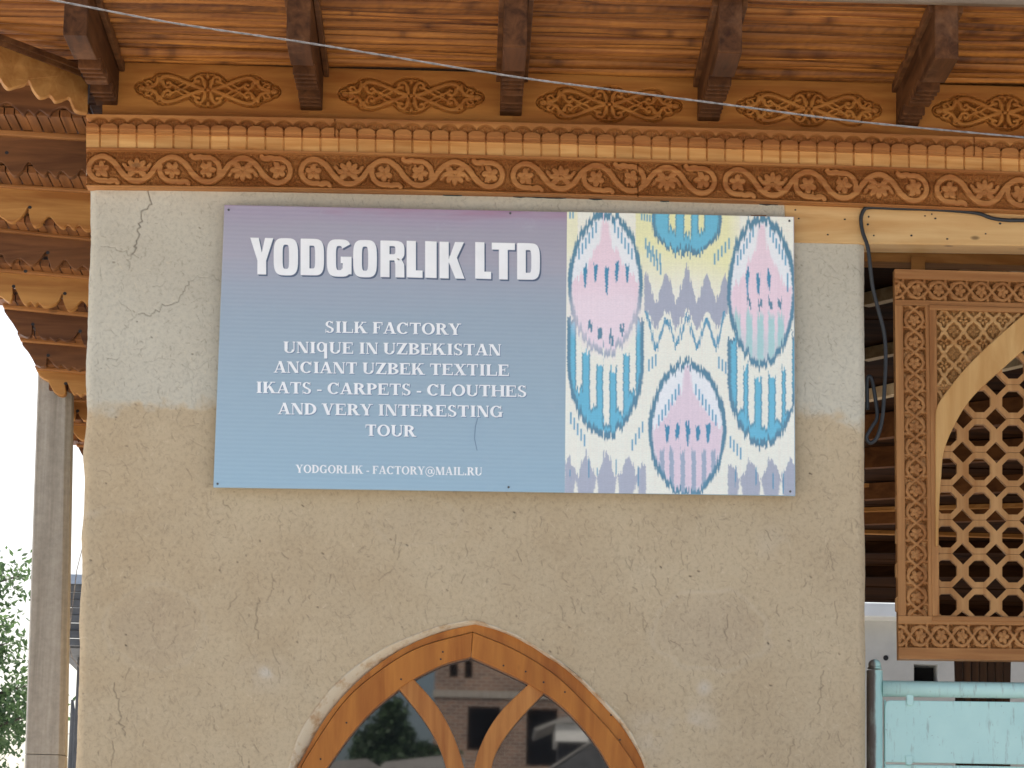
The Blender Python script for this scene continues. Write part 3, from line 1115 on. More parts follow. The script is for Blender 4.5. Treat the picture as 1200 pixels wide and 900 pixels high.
def medal_tile():
    xs = np.arange(-88, 88.01, 0.45); zs = np.arange(24, -24.01, -0.45)
    X, Z = np.meshgrid(xs, zs)
    AX, AZ = abs(X), abs(Z)
    # cartouche outline: round middle lobe, two long lobes with scalloped tips
    zt_ = np.interp(AX, [0, 8, 14, 19, 22.5, 30, 39, 46, 53, 58, 62, 64.5, 67.5, 72, 75, 77, 80, 83, 85, 86.5],
                    [22, 21.4, 19, 15, 11.8, 14.3, 17.5, 19.4, 20, 19, 16.8, 13.6, 13, 12, 10.4, 8.2, 7.6, 6, 3, -1])
    s = (zt_-AZ)*0.9
    field = np.clip(s/0.9, 0, 1)
    rim = raised(abs(s-2.6), 0.8, 1.0)
    H = np.zeros(X.shape)
    strokes = [([(6, 0.8), (14, 3.4), (22.5, 6.9), (32, 11.0), (40, 14.2), (48, 15.6), (54, 13.6), (56, 10)], 2.3),
               ([(16, 8.6), (23, 4.4), (31, 0), (37, 2.6), (43, 5.6)], 1.6),
               ([(26, 8.6), (33, 4.4), (38, 1.0)], 1.2),
               ([(3.2, 3), (4.8, 9), (7, 14.5), (11, 16), (14.6, 13), (13.6, 9.6), (10.4, 10.4)], 1.9),
               ([(52, 8.5), (51, 3.6), (46.5, 1.9), (43.2, 4.6), (45, 8.0), (47.6, 6.8)], 1.9),
               ([(72, 1.2), (66.5, 2.2), (62, 4.2), (59, 9.0), (58.5, 12.5)], 2.2),
               ([(64, 4.0), (67.5, 8.4), (71.5, 8.2), (72.4, 5.4), (70, 4.6)], 1.5)]
    for ln, hw in strokes:
        H = np.maximum(H, raised(seg_dist(AX, AZ, smoothline(ln, 5)), hw, 0.9))
    H = np.maximum(H, petal(AX, AZ, 4.2, 8.6, 1.35, 5.2, 2.7))
    H = np.maximum(H, petal(AX, AZ, 0, 17, 1.57, 2.6, 2.2))
    H = np.maximum(H, petal(AX, AZ, 77.5, 0, 0, 4.4, 3.4))
    H = np.maximum(H, petal(AX, AZ, 52.6, 7, 1.2, 4.4, 2.6))
    H = np.maximum(H, petal(AX, AZ, 58.8, 11, 1.5, 4.4, 2.5))
    H = np.maximum(H, petal(AX, AZ, 0, 0, 0, 2.6, 2.2))
    H = np.maximum(H, rim*0.85)
    stip = rng.random(X.shape)
    h = np.where(field > 0, field*(-0.017+0.010*stip*(stip > 0.4))*(1-H), 0)
    h += -0.012*np.clip(1-abs(s+0.2)/0.9, 0, 1)
    h += 0.002*H*field
    return h


MT = medal_tile()
RC = [122, 363.5, 598.5, 831.5, 1066, 1301, 1536]     # rafter centres, photo px at the wall
medal_c = [(243.5, 105), (482, 112), (714, 122), (948, 127), (1178, 131.5), (1420, 139)]
for k in range(6):
    x0, x1 = RC[k]-2, RC[k+1]+2
    mx, my = medal_c[k]

    def mh(X, V, Yp, mx=mx, my=my):
        tilt = 0.026*(X-mx)
        ci = np.round((X-mx+88)/0.45).astype(int); ri = np.round((Yp-my-tilt+24*0.97)/(0.45*0.97)).astype(int)
        ok = (ci >= 0) & (ci < MT.shape[1]) & (ri >= 0) & (ri < MT.shape[0])
        return np.where(ok, MT[np.clip(ri, 0, MT.shape[0]-1), np.clip(ci, 0, MT.shape[1]-1)], 0)
    hf_band('medallion_board', M['medal'], lambda x: L_mt(x)-4, lambda x: L_ct(x)+3, YB-0.001*(k % 2), 0.02, mh, eave, 0.6, 110, x0, x1)

# rafter: stepped underside, blunt front end
xw = [float(W(c, L_ct(c)-2, -0.12)[0]) for c in RC]


def rafter(x, dz):
    D = abs(YE)
    prof = [(0.0, 0.0), (-0.02, -0.212)]
    # carved steps: groups of small notches with a heavier block between them, deepest at the front
    for (d0, z0_, run) in ((0.10, .210, .06), (0.18, .216, .06), (0.26, .222, .13), (0.46, .230, .06), (0.54, .237, .06), (0.62, .244, .06), (0.70, .250, .14)):
        prof += [(-d0, -z0_), (-d0-0.001, -z0_+0.046), (-(d0+run), -(z0_+0.004))]
    prof += [(-(D-0.004), -0.268), (-D, -0.258), (-D, -0.03), (-D, 0.0)]
    z = float(ZS(x))
    hw = 0.047
    b = MB()
    b.prism([(x-hw, p[0], z+p[1]*0.98+dz) for p in prof], (2*hw, 0, 0))
    return b


for k, x in enumerate(xw):
    rafter(x, 0.03).build('rafter', M['rafter'], eave, bevel=0.004)
# left-most rafter zone plus one more bay to the left
xleft = xw[0]-0.85
# battens, bay by bay
edges = [xleft]+xw
for k in range(len(edges)-1):
    x0, x1 = edges[k]+(0.049 if k else 0), edges[k+1]-0.049
    ys = []
    y = YB-0.012
    while y > YE+0.02:
        wd = random.uniform(0.046, 0.070)
        ys.append((y, wd)); y -= wd+random.choice([0.002, 0.004, 0.006, 0.010])
    nxs = 48; ns = 9
    V, F, T = [], [], []
    for (y, wd) in ys:
        xs = np.linspace(x0, x1, nxs)
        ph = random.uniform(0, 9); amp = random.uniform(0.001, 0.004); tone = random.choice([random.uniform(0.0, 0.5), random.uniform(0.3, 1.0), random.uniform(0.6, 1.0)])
        dz = random.uniform(-0.008, 0.012)
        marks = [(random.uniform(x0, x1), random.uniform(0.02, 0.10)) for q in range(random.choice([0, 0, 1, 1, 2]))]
        bark = [(random.uniform(x0, x1), random.uniform(0.08, 0.5)) for q in range(random.choice([0, 1, 2, 3]))]  # dark runs painted along the battens as gap shade, not real bark
        base = len(V)
        tilt = random.uniform(-0.010, 0.010)
        for i, xx in enumerate(xs):
            yc = y-wd/2+amp*math.sin(xx*4+ph)+tilt*(i/nxs-0.5)
            r = wd/2*(0.97+0.09*math.sin(xx*7+ph*3)+random.uniform(-.02, .02))
            gap_shade = 0.0
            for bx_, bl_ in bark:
                gap_shade = max(gap_shade, min(1.0, 2.5*max(0.0, 1-abs(xx-bx_)/bl_)))
            for s in range(ns):
                a = math.radians(-35+250*s/(ns-1))
                V.append((xx, yc+r*math.cos(a), float(ZS(xx))+0.034+dz-r*1.05*math.sin(a)))
                T.append(max(0.0, (tone*0.75+0.25*random.random())*(1-max([0.95*max(0, 1-abs(xx-mx0)/ml) for mx0, ml in marks]+[0]))*(1-(0.9*gap_shade if 3 <= s <= 4 else 0))))
        for i in range(nxs-1):
            for s in range(ns-1):
                q = base+i*ns+s
                F.append((q, q+1, q+ns+1, q+ns))
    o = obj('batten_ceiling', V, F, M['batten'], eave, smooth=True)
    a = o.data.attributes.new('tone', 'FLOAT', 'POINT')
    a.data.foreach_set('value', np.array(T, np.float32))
b = MB()                                        # dark reed matting lying on the battens closes the gaps
for k in range(len(edges)-1):
    x0, x1 = edges[k], edges[k+1]
    b.prism([(x0, YB+0.05, float(ZS(x0))+0.075), (x1, YB+0.05, float(ZS(x1))+0.075), (x1, YE+0.01, float(ZS(x1))+0.075), (x0, YE+0.01, float(ZS(x0))+0.075)], (0, 0, 0.02))
b.build('reed_matting', M['matting'], eave)
# side trim strips where rafters meet the ceiling
for k, x in enumerate(xw):
    for s in (-1, 1):
        b = MB()
        z = float(ZS(x))
        xx = x+s*0.058
        b.box((xx-0.009, YE+0.03, z-0.030), (xx+0.013, YB-0.01, z+0.012))
        b.build('cover_strip', M['tier_dark'], eave, bevel=0.003)
b = MB()
for (xa, xb) in ((xleft, xw[-1]),):
    za, zb = float(ZS(xa)), float(ZS(xb))
    b.add([(xa, YE-0.035, za-0.012), (xb, YE-0.035, zb-0.012), (xb, YE-0.003, zb-0.012), (xa, YE-0.003, za-0.012),
           (xa, YE-0.035, za+0.24), (xb, YE-0.035, zb+0.24), (xb, YE-0.003, zb+0.24), (xa, YE-0.003, za+0.24)],
          [(0, 3, 2, 1), (4, 5, 6, 7), (0, 1, 5, 4), (1, 2, 6, 5), (2, 3, 7, 6), (3, 0, 4, 7)])
b.build('fascia', M['fascia'], eave)
b = MB()
za = float(ZS(0))
b.add([(xleft-0.05, YE-0.08, za+0.27), (xw[-1]+.05, YE-0.08, za+0.27), (xw[-1]+.05, 3.2, za+0.75), (xleft-0.05, 3.2, za+0.75),
       (xleft-0.05, YE-0.08, za+0.30), (xw[-1]+.05, YE-0.08, za+0.30), (xw[-1]+.05, 3.2, za+0.79), (xleft-0.05, 3.2, za+0.79)],
      [(0, 3, 2, 1), (4, 5, 6, 7), (0, 1, 5, 4), (1, 2, 6, 5), (2, 3, 7, 6), (3, 0, 4, 7)])
b.build('roof_sheet', M['roof'], eave)
b = MB()
b.box((xw[0]-0.02, 0.01, float(W(600, 215, 0)[2])-0.0), (float(XR(4)), 0.28, float(ZS(0))+0.3))
b.build('backing_wall', M['clay'], eave)
b = MB()
b.box((float(XR(4))+0.002, 0.03, float(W(1250, 240, 0)[2])), (xw[-1]+0.05, 0.25, float(ZS(1.5))+0.3))
b.build('backing_beam', M['lintel2'], eave)

# ------------------------------------------------------------------ lintel over the gateway
lint = thing('lintel_beam', 'pale pine lintel beam with nail holes right of the sign', 'beam', tuple(map(float, W(1060, 265, 0.05))))
b = MB()
a = [W(919, 239, -0.012), W(1480, 251, -0.012), W(1480, 294, -0.012), W(1190, 288, -0.012), W(1013, 285.5, -0.012), W(921, 284, -0.012)]
b.prism(a, (0, 0.16, 0))
b.build('front_beam', M['lintel'], lint, bevel=0.006)
b = MB()
a = [W(1010, 282, 0.22), W(1480, 290, 0.22), W(1480, 318, 0.22), W(1010, 306, 0.22)]
b.prism(a, (0, 0.12, 0))
b.build('rear_beam', M['lintel2'], lint, bevel=0.006)
b = MB()
a = [W(1068, 300, 0.20), W(1084, 300, 0.20), W(1084, 324, 0.20), W(1068, 324, 0.20)]
b.prism(a, (0, 0.02, 0))
b.build('hanger_block', M['lintel2'], lint)
for (x, y) in [(936, 256), (932, 246), (990, 257), (970, 275), (1018, 254), (1024, 276), (1092, 251), (1096, 256), (1084, 253), (1155, 274), (1068, 276), (1017, 263),
               (1110, 280), (1172, 262)]:
    c = W(x, y, -0.0125)
    b = MB()
    t = np.linspace(0, 2*math.pi, 9)[:-1]
    rx, rz = random.uniform(.003, .006), random.uniform(.003, .005)
    b.prism([(c[0]+rx*math.cos(q), -0.0135, c[2]+rz*math.sin(q)) for q in t], (0, 0.004, 0))
    b.build('nail_head', M['dark'], lint)
gp = thing('gate_pier', 'clay pier closing the far right side of the gateway', 'pier', (4.0, 0.8, 0))
b = MB()
xq = float(W(1700, 300, 0)[0])
b.box((xq, 0.02, 0), (xq+0.6, 1.6, float(W(1450, 300, 0)[2])))
b.build('shaft', M['clay'], gp)


def Wz(px, py, z):
    a = (px-600)/FOC; b_ = (450-py)/FOC
    d = _f+RV*a+UV*b_
    t = (z-CAM[2])/d[2]
    return CAM+t*d


# ------------------------------------------------------------------ hoarding: blue printed board with lettering and ikat print
SY = -0.060
sign = thing('sign_board', 'blue printed silk factory sign with white lettering and ikat pattern on clay wall', 'sign', tuple(map(float, W(595, 411, SY))))
cor = [W(263, 240, SY), W(930.5, 254, SY), W(932, 581, SY), W(250, 571, SY)]
b = MB()
b.prism(cor, (0, 0.012, 0))
b.build('panel', M['sign'], sign, bevel=0.0015)
for (xa, xb) in ((300, 318), (585, 603), (880, 898)):
    b = MB()
    b.prism([W(xa, 252, SY+0.013), W(xb, 252, SY+0.013), W(xb, 566, SY+0.013), W(xa, 566, SY+0.013)], (0, 0.035, 0))
    b.build('back_batten', M['lintel2'], sign)
for (x, y) in ((268, 246), (596, 571), (255, 567), (926, 576), (925, 259), (598, 250)):
    b = MB()
    c = W(x, y, SY)
    t = np.linspace(0, 2*math.pi, 11)[:-1]
    b.prism([(c[0]+0.005*math.cos(q), SY-0.003, c[2]+0.005*math.sin(q)) for q in t], (0, 0.003, 0))
    b.build('screw', M['metal_dark'], sign)

# ---- ikat print as a woven raster
IK = [(664.5, 248.2), (929.8, 254.4), (931.2, 580.4), (661.8, 577.2)]
nix, niy = 500, 600
U_, V_ = np.meshgrid(np.linspace(0, 1, nix), np.linspace(0, 1, niy))
q_ = [np.array(p) for p in IK]
PX = (1-U_)*(1-V_)*q_[0][0]+U_*(1-V_)*q_[1][0]+U_*V_*q_[2][0]+(1-U_)*V_*q_[3][0]
PY = (1-U_)*(1-V_)*q_[0][1]+U_*(1-V_)*q_[1][1]+U_*V_*q_[2][1]+(1-U_)*V_*q_[3][1]
colid = np.floor((PX-650)/1.45).astype(int)
J1 = rng.normal(0, 2.6, 400); J2 = rng.normal(0, 1.2, 400)
Yj = PY+J1[colid]
Xj = PX+(vnoise(PX.shape, (180, 4), 41, 2)-0.5)*1.6
ink = np.zeros(PX.shape+(3,))


def L3(r, g, b_):
    return np.array(lin(r, g, b_)[:3])


CREAM, YEL, PINK, WHT = L3(252, 248, 232), L3(246, 243, 186), L3(248, 222, 230), L3(248, 250, 250)
BLUE, SLATE, LILAC, TEALC = L3(116, 190, 214), L3(104, 146, 168), L3(184, 188, 202), L3(180, 220, 218)
DEEP = L3(84, 156, 190)
ink[:] = CREAM


def paint(mask, col, a=1.0):
    k = np.clip(mask, 0, 1)[..., None]*a
    ink[:] = ink*(1-k)+col*k


def step(v, s=1.0):
    return np.clip(v/s+0.5, 0, 1)


def oval(cx, cy, rx, ry, X=None, Y=None, p=1.85):
    X = Xj if X is None else X; Y = Yj if Y is None else Y
    return 1-(np.abs((X-cx)/rx)**p+np.abs((Y-cy)/ry)**p)**(1/p)


paint(step(330-PY+0.25*np.abs(PX-805)*-1+(vnoise(PX.shape, (4, 4), 50)-.5)*60, 60)*step(PX-735, 20)*step(862-PX, 20), YEL, 0.9)
paint(step(300-PY, 30)*step(690-PX, 12), YEL, 0.5)


def zig(x0, x1, spikes, ytop, ybase, wid, col, ybot=None, sp2=None, a=1.0):
    """band with upward spikes; its lower edge is spiked as well"""
    top = np.full(PX.shape, ybase, float)
    for sx, st in spikes:
        top = np.minimum(top, st+np.abs(Xj-sx)/wid*(ybase-st))
    m = step(Yj-top, 1.5)
    if ybot is not None:
        bot = np.full(PX.shape, ybot, float)
        for sx, st in (sp2 or []):
            bot = np.maximum(bot, st-np.abs(Xj-sx)/(wid*0.95)*(st-ybot))
        m = m*step(bot-Yj, 1.5)
    m = m*step(Xj-x0, 1)*step(x1-Xj, 1)
    paint(m, col, a)


wv_ = 0.78+0.22*rng.random(PX.shape[0])[:, None]
zig(755, 853, [(757, 318), (781, 318), (805, 312), (828, 320), (850, 322)], 312, 352, 11, LILAC*0.96, 366, [(769, 384), (793, 386), (817, 386), (840, 384)])
for (xa, ya, xb, yb) in [(757, 366, 769, 408), (769, 408, 781, 374), (781, 374, 793, 405), (793, 405, 805, 372), (805, 372, 817, 406), (817, 406, 828, 374),
                         (828, 374, 839, 408), (839, 408, 849, 368)]:
    d = seg_dist(Xj, Yj, [(xa, ya), (xb, yb)])
    paint(step(1.5-d, 1), DEEP, 0.9)
zig(662, 757, [(667, 534), (687, 528), (711, 526), (736, 534), (753, 540)], 526, 562, 12, LILAC*0.97, 600, None, 0.95)
zig(853, 934, [(856, 542), (880, 538), (904, 534), (926, 536)], 534, 562, 12, LILAC*0.92, 600, None, 0.95)
for sx in (675, 699, 723, 746, 867, 892, 915):
    paint(step(4-np.abs(Xj-sx)*0.9-(590-Yj)*0.13, 1.5)*step(Yj-562, 3), CREAM)
for sx in (668, 700, 690, 722, 748, 862, 886, 906, 918):
    paint(step(0.8-np.abs(PX-sx), 0.8)*step(Yj-545-8*math.sin(sx), 2)*step(566+8*math.sin(sx*2)-Yj, 2), DEEP, 0.8)


def cup(cx, ytop, ybot, rx, fing, inner_top):
    """blue comb hanging like a cup, fingers pointing up"""
    ry = (ybot-ytop)*0.62; cyc = ybot-ry
    body = oval(cx, cyc, rx, ry)
    m = np.where(Yj > cyc, body*rx, rx-np.abs(Xj-cx))
    m = np.minimum(m, Yj-ytop)
    paint(step(m, 1.5), SLATE)
    paint(step(m-4.2, 2.2)*step(ybot-9-Yj, 3), BLUE*(0.9+0.2*wv_[..., None]))
    for fx, fb, fw, ft in fing:                 # cream slots between the fingers
        s = np.minimum(fw-np.abs(Xj-cx-fx)*1.0, np.minimum((fb-Yj)*0.35, (Yj-ft)*0.8))
        paint(step(s+1.5, 1), SLATE, 0.9*0+0.75)
        paint(step(s, 1), CREAM if cyc > 400 else YEL)


cup(709.5, 372, 513, 45, [(-31, 454, 3.4, 360), (-14.5, 476, 3.6, 404), (1, 495, 3.6, 418), (17, 482, 3.6, 412), (32, 460, 3.5, 372)], 0)
for sx, t0 in ((-23, 411), (-7, 428), (10, 432), (26, 416)):
    paint(step(t0-Yj, 2)*step(9.5-np.abs(Xj-709.5-sx), 1), CREAM)
cup(893.5, 396, 524, 41, [(-26, 480, 3.5, 380), (-13, 494, 3.5, 430), (3, 500, 3.6, 430), (19, 492, 3.5, 430), (31, 480, 3.6, 390)], 0)
for sx, t0 in ((-18, 430), (-4, 442), (12, 440), (25, 430)):
    paint(step(t0-Yj, 2)*step(8.5-np.abs(Xj-893.5-sx), 1), CREAM)
cup(805, 236, 300, 41, [(-17, 268, 3.6, 225), (1, 276, 3.8, 225), (17, 268, 3.2, 225)], 0)


def egg(cx, cy, rx, ry, rimw, fillc, topwhite=True):
    o = oval(cx, cy, rx, ry)*rx
    paint(step(o, 1.6), SLATE*np.array([0.95, 1, 1]))
    i = o-rimw
    paint(step(i, 1.6), WHT)
    # pink body: a spire at the top that widens downwards
    wdt = np.interp(Yj, [cy-ry*0.86, cy-ry*0.55, cy-ry*0.5, cy-ry*0.12, cy+ry*0.0, cy+ry], [3.5, 6.5, 10, rx*0.62, rx*0.95, rx])
    pk = np.minimum(i, np.minimum((wdt-np.abs(Xj-cx)), Yj-(cy-ry*0.86)))
    paint(step(pk, 3), fillc)
    return i


def ticks(cx, y, xs, h, wd, col=None, tail=0.0, clip=None):
    for k, dx in enumerate(xs):
        hh = h*(1.25 if k == len(xs)//2 else 1.0)*(0.85+0.3*rng.random())
        yy = y-abs(dx)*0.05*0
        m = np.minimum(wd-np.abs(Xj-cx-dx)-np.clip((Yj-yy)/hh, 0, 1)*tail, np.minimum(Yj-yy, yy+hh-Yj)*0.5)
        paint(step(m, 1.0), DEEP*0.92 if col is None else col)


def fan(cx, y0, sgn, n, dx, dy, h, col=None):
    for k in range(n):
        x = cx+sgn*dx*k; y = y0+dy*k
        m = np.minimum(0.95-np.abs(PX-x), np.minimum(PY-y, y+h-PY)*0.5)
        paint(step(m, 0.8), DEEP*1.1 if col is None else col, 0.9)


PINK2 = L3(249, 232, 238)
egg(709.5, 331, 44, 85, 4.8, PINK)
paint(step(oval(709.5, 360, 40, 54)*40, 14)*step(PY-340, 30), PINK2, 0.7)
ticks(711, 311, [-25, -13, 0, 12, 24], 22, 2.6, tail=1.6)
for (x, y, h) in ((691.5, 376, 10), (703, 384, 13), (716.5, 389, 12), (729, 380, 10)):
    m = np.minimum(2.6-np.abs(Xj-x), np.minimum(Yj-y, y+h-Yj)*0.6)
    paint(step(m, 1), SLATE)
for s in (-1, 1):
    fan(709.5+s*11, 260, s, 6, 4.0, 6.2, 13)
egg(892.5, 341, 40.5, 90, 4.8, PINK)
lowm = step(oval(892.5, 341, 40.5, 90)*40-4, 2)*step(Yj-368, 10)
paint(lowm*step(Yj-392, 26), L3(206, 222, 222), 0.75)
for dx in (-24, -10, 3, 16, 27):
    paint(lowm*step(3.6-np.abs(Xj-888-dx), 1.4), TEALC, 0.95)
for dx in (-10, 3, 15, 26):
    m = np.minimum(2.4-np.abs(Xj-888-dx), np.minimum(Yj-351, 360-Yj)*0.5); paint(step(m, 1), SLATE)
ticks(888, 320, [-12, 0.5, 13], 22, 2.5, tail=1.5)
fan(876, 322, 1, 1, 1, 0, 24); fan(923, 320, 1, 1, 1, 0, 22)
for s in (-1, 1):
    fan(892.5+s*10, 266, s, 6, 3.6, 6.6, 12)
egg(805.5, 503, 46, 81, 5.0, L3(240, 220, 228))
ticks(806, 498, [-24, -12, 0, 12, 24], 20, 3.2, tail=2.0)
eg3 = step(oval(805.5, 503, 42, 78)*40, 2)
for dx in (-30, -19, -6, 7, 19, 30):
    paint(eg3*step(2.6-np.abs(Xj-806-dx), 1)*step(Yj-528, 4), SLATE*1.25, 0.65)
for s in (-1, 1):
    fan(805.5+s*10, 450, s, 7, 3.9, 6.0, 13)
    fan(805.5+s*37, 415 if s < 0 else 418, s, 3, 4.0, 3, 14)
    fan(805.5+s*32, 297, s, 5, 4.2, -5*-1 if s > 5 else -4.5, 13)
fan(669, 483, 1, 5, 4.0, 6.5, 14); fan(741, 515, 1, 4, 4, -7, 13); fan(856, 511, 1, 4, 4, 4.5, 14)
fan(759, 288, 1, 5, 3.8, 5, 14); fan(752, 250, 1, 5, 3.2, 0.6, 8); fan(668, 248, 1, 2, 3.5, 0, 8)
ink *= (0.96+0.05*rng.random(PX.shape[1]))[None, :, None]*(0.97+0.04*rng.random(PX.shape[0]))[:, None, None]
ink = np.clip(ink, 0, 0.93)
grid('ikat_print', W(PX, PY, SY-0.0006), M['print'], sign, None, dict(ink=ink), smooth=False)

# ---- lettering
def sup(cx, cy, rx, ry, t, nr=4.0, nl=4.0):
    c, s = np.cos(t), np.sin(t)
    n = np.where(c > 0, nr, nl)
    return np.stack([cx+rx*np.sign(c)*np.abs(c)**(2/n), cy+ry*np.sign(s)*np.abs(s)**(2/n)], 1)


def strip(o, i):
    return [[tuple(o[k]), tuple(o[k+1]), tuple(i[k+1]), tuple(i[k])] for k in range(len(o)-1)]


def rc(x0, y0, x1, y1):
    return [[(x0, y0), (x1, y0), (x1, y1), (x0, y1)]]


TT = np.linspace(0, 2*math.pi, 41)
HEAD = {
    'Y': [[(0, 1), (.37, 1), (.5, .60), (.64, 1), (1, 1), (.69, .38), (.69, 0), (.31, 0), (.31, .38)]],
    'O': strip(sup(.5, .5, .5, .51, TT, 3.6, 3.6), sup(.5, .5, .13, .33, TT, 4, 4)),
    'D': strip(sup(.5, .5, .5, .5, TT, 3.6, 40), sup(.5, .5, .12, .31, TT, 4, 40)),
    'G': strip(sup(.5, .5, .5, .51, TT[4:36], 3.6, 3.6), sup(.5, .5, .13, .33, TT[4:36], 4, 4))+rc(.56, .36, 1, .54)+rc(.64, .06, 1, .40),
    'R': strip(sup(.5, .73, .5, .27, TT, 3.2, 40), sup(.5, .74, .12, .11, TT, 4, 40))+rc(0, 0, .38, .6)+[[(.62, 0), (1, 0), (.99, .36), (.86, .52), (.55, .52), (.62, .36)]],
    'L': [[(0, 0), (1, 0), (1, .2), (.58, .2), (.58, 1), (0, 1)]],
    'I': rc(0, 0, 1, 1),
    'K': rc(0, 0, .37, 1)+[[(.36, .5), (.62, 1), (.98, 1), (.68, .55)], [(.40, .62), (.36, .46), (.64, 0), (1, 0), (.68, .60)]],
    'T': [[(0, 1), (1, 1), (1, .81), (.69, .81), (.69, 0), (.31, 0), (.31, .81), (0, .81)]],
}
head_boxes = [('Y', 145, 219, 250), ('O', 220, 298, 252), ('D', 306, 381, 253), ('G', 390, 469, 256), ('O', 474, 550, 258), ('R', 561, 638, 259),
              ('L', 645, 696, 260), ('I', 704, 741, 261), ('K', 750, 830, 263), ('L', 864, 915, 264), ('T', 917, 991, 266), ('D', 998, 1071, 267)]


def flat(name, polys, Y, m, parent):
    V, F = [], []
    for k, p in enumerate(polys):
        n = len(V)
        a = np.array(p, float)
        q = W(a[:, 0], a[:, 1], Y-0.00001*(k % 9))
        V += [tuple(v) for v in q]
        F.append(tuple(range(n, n+len(p))))
    return obj(name, V, F, m, parent)


hp = [[], []]
for hk, (ch, x0, x1, yb) in enumerate(head_boxes):
    hgt = 117/2.727
    xa, xb, y0 = 240+x0/2.727, 240+x1/2.727, 230+(yb-1)/2.727
    for p in HEAD[ch]:
        hp[hk >= 9].append([(xa+u*(xb-xa), y0+u*0.6-v*hgt) for u, v in p])

for hq in hp:
    wo = flat('heading_word', hq, SY-0.0018, M['ink_white'], sign)
    flat('drop_shadow', [[(x+1.7, y+1.9) for x, y in p] for p in hq]+[[(x+0.9, y+0.9) for x, y in p] for p in hq], SY-0.0010, M['ink_shadow'], wo)

HH, ST, TN, SF = 0.676, 0.175, 0.065, 0.05


def stem(x, w_=ST, y0=0, y1=HH, top=True, bot=True, so_=0.05):
    p = rc(x, y0, x+w_, y1)
    if top:
        p += rc(x-so_, y1-SF, x+w_+so_, y1)
    if bot:
        p += rc(x-so_, y0, x+w_+so_, y0+SF)
    return p


def diag(x0, y0, x1, y1, w_):
    return [[(x0, y0), (x0+w_, y0), (x1+w_, y1), (x1, y1)]]


def rng_arc(cx, cy, rx, ry, a0, a1, tx=ST, ty=TN, n=14):
    t = np.radians(np.linspace(a0, a1, n))
    o = np.stack([cx+rx*np.cos(t), cy+ry*np.sin(t)], 1)
    i = np.stack([cx+(rx-tx)*np.cos(t), cy+(ry-ty)*np.sin(t)], 1)
    return strip(o, i)


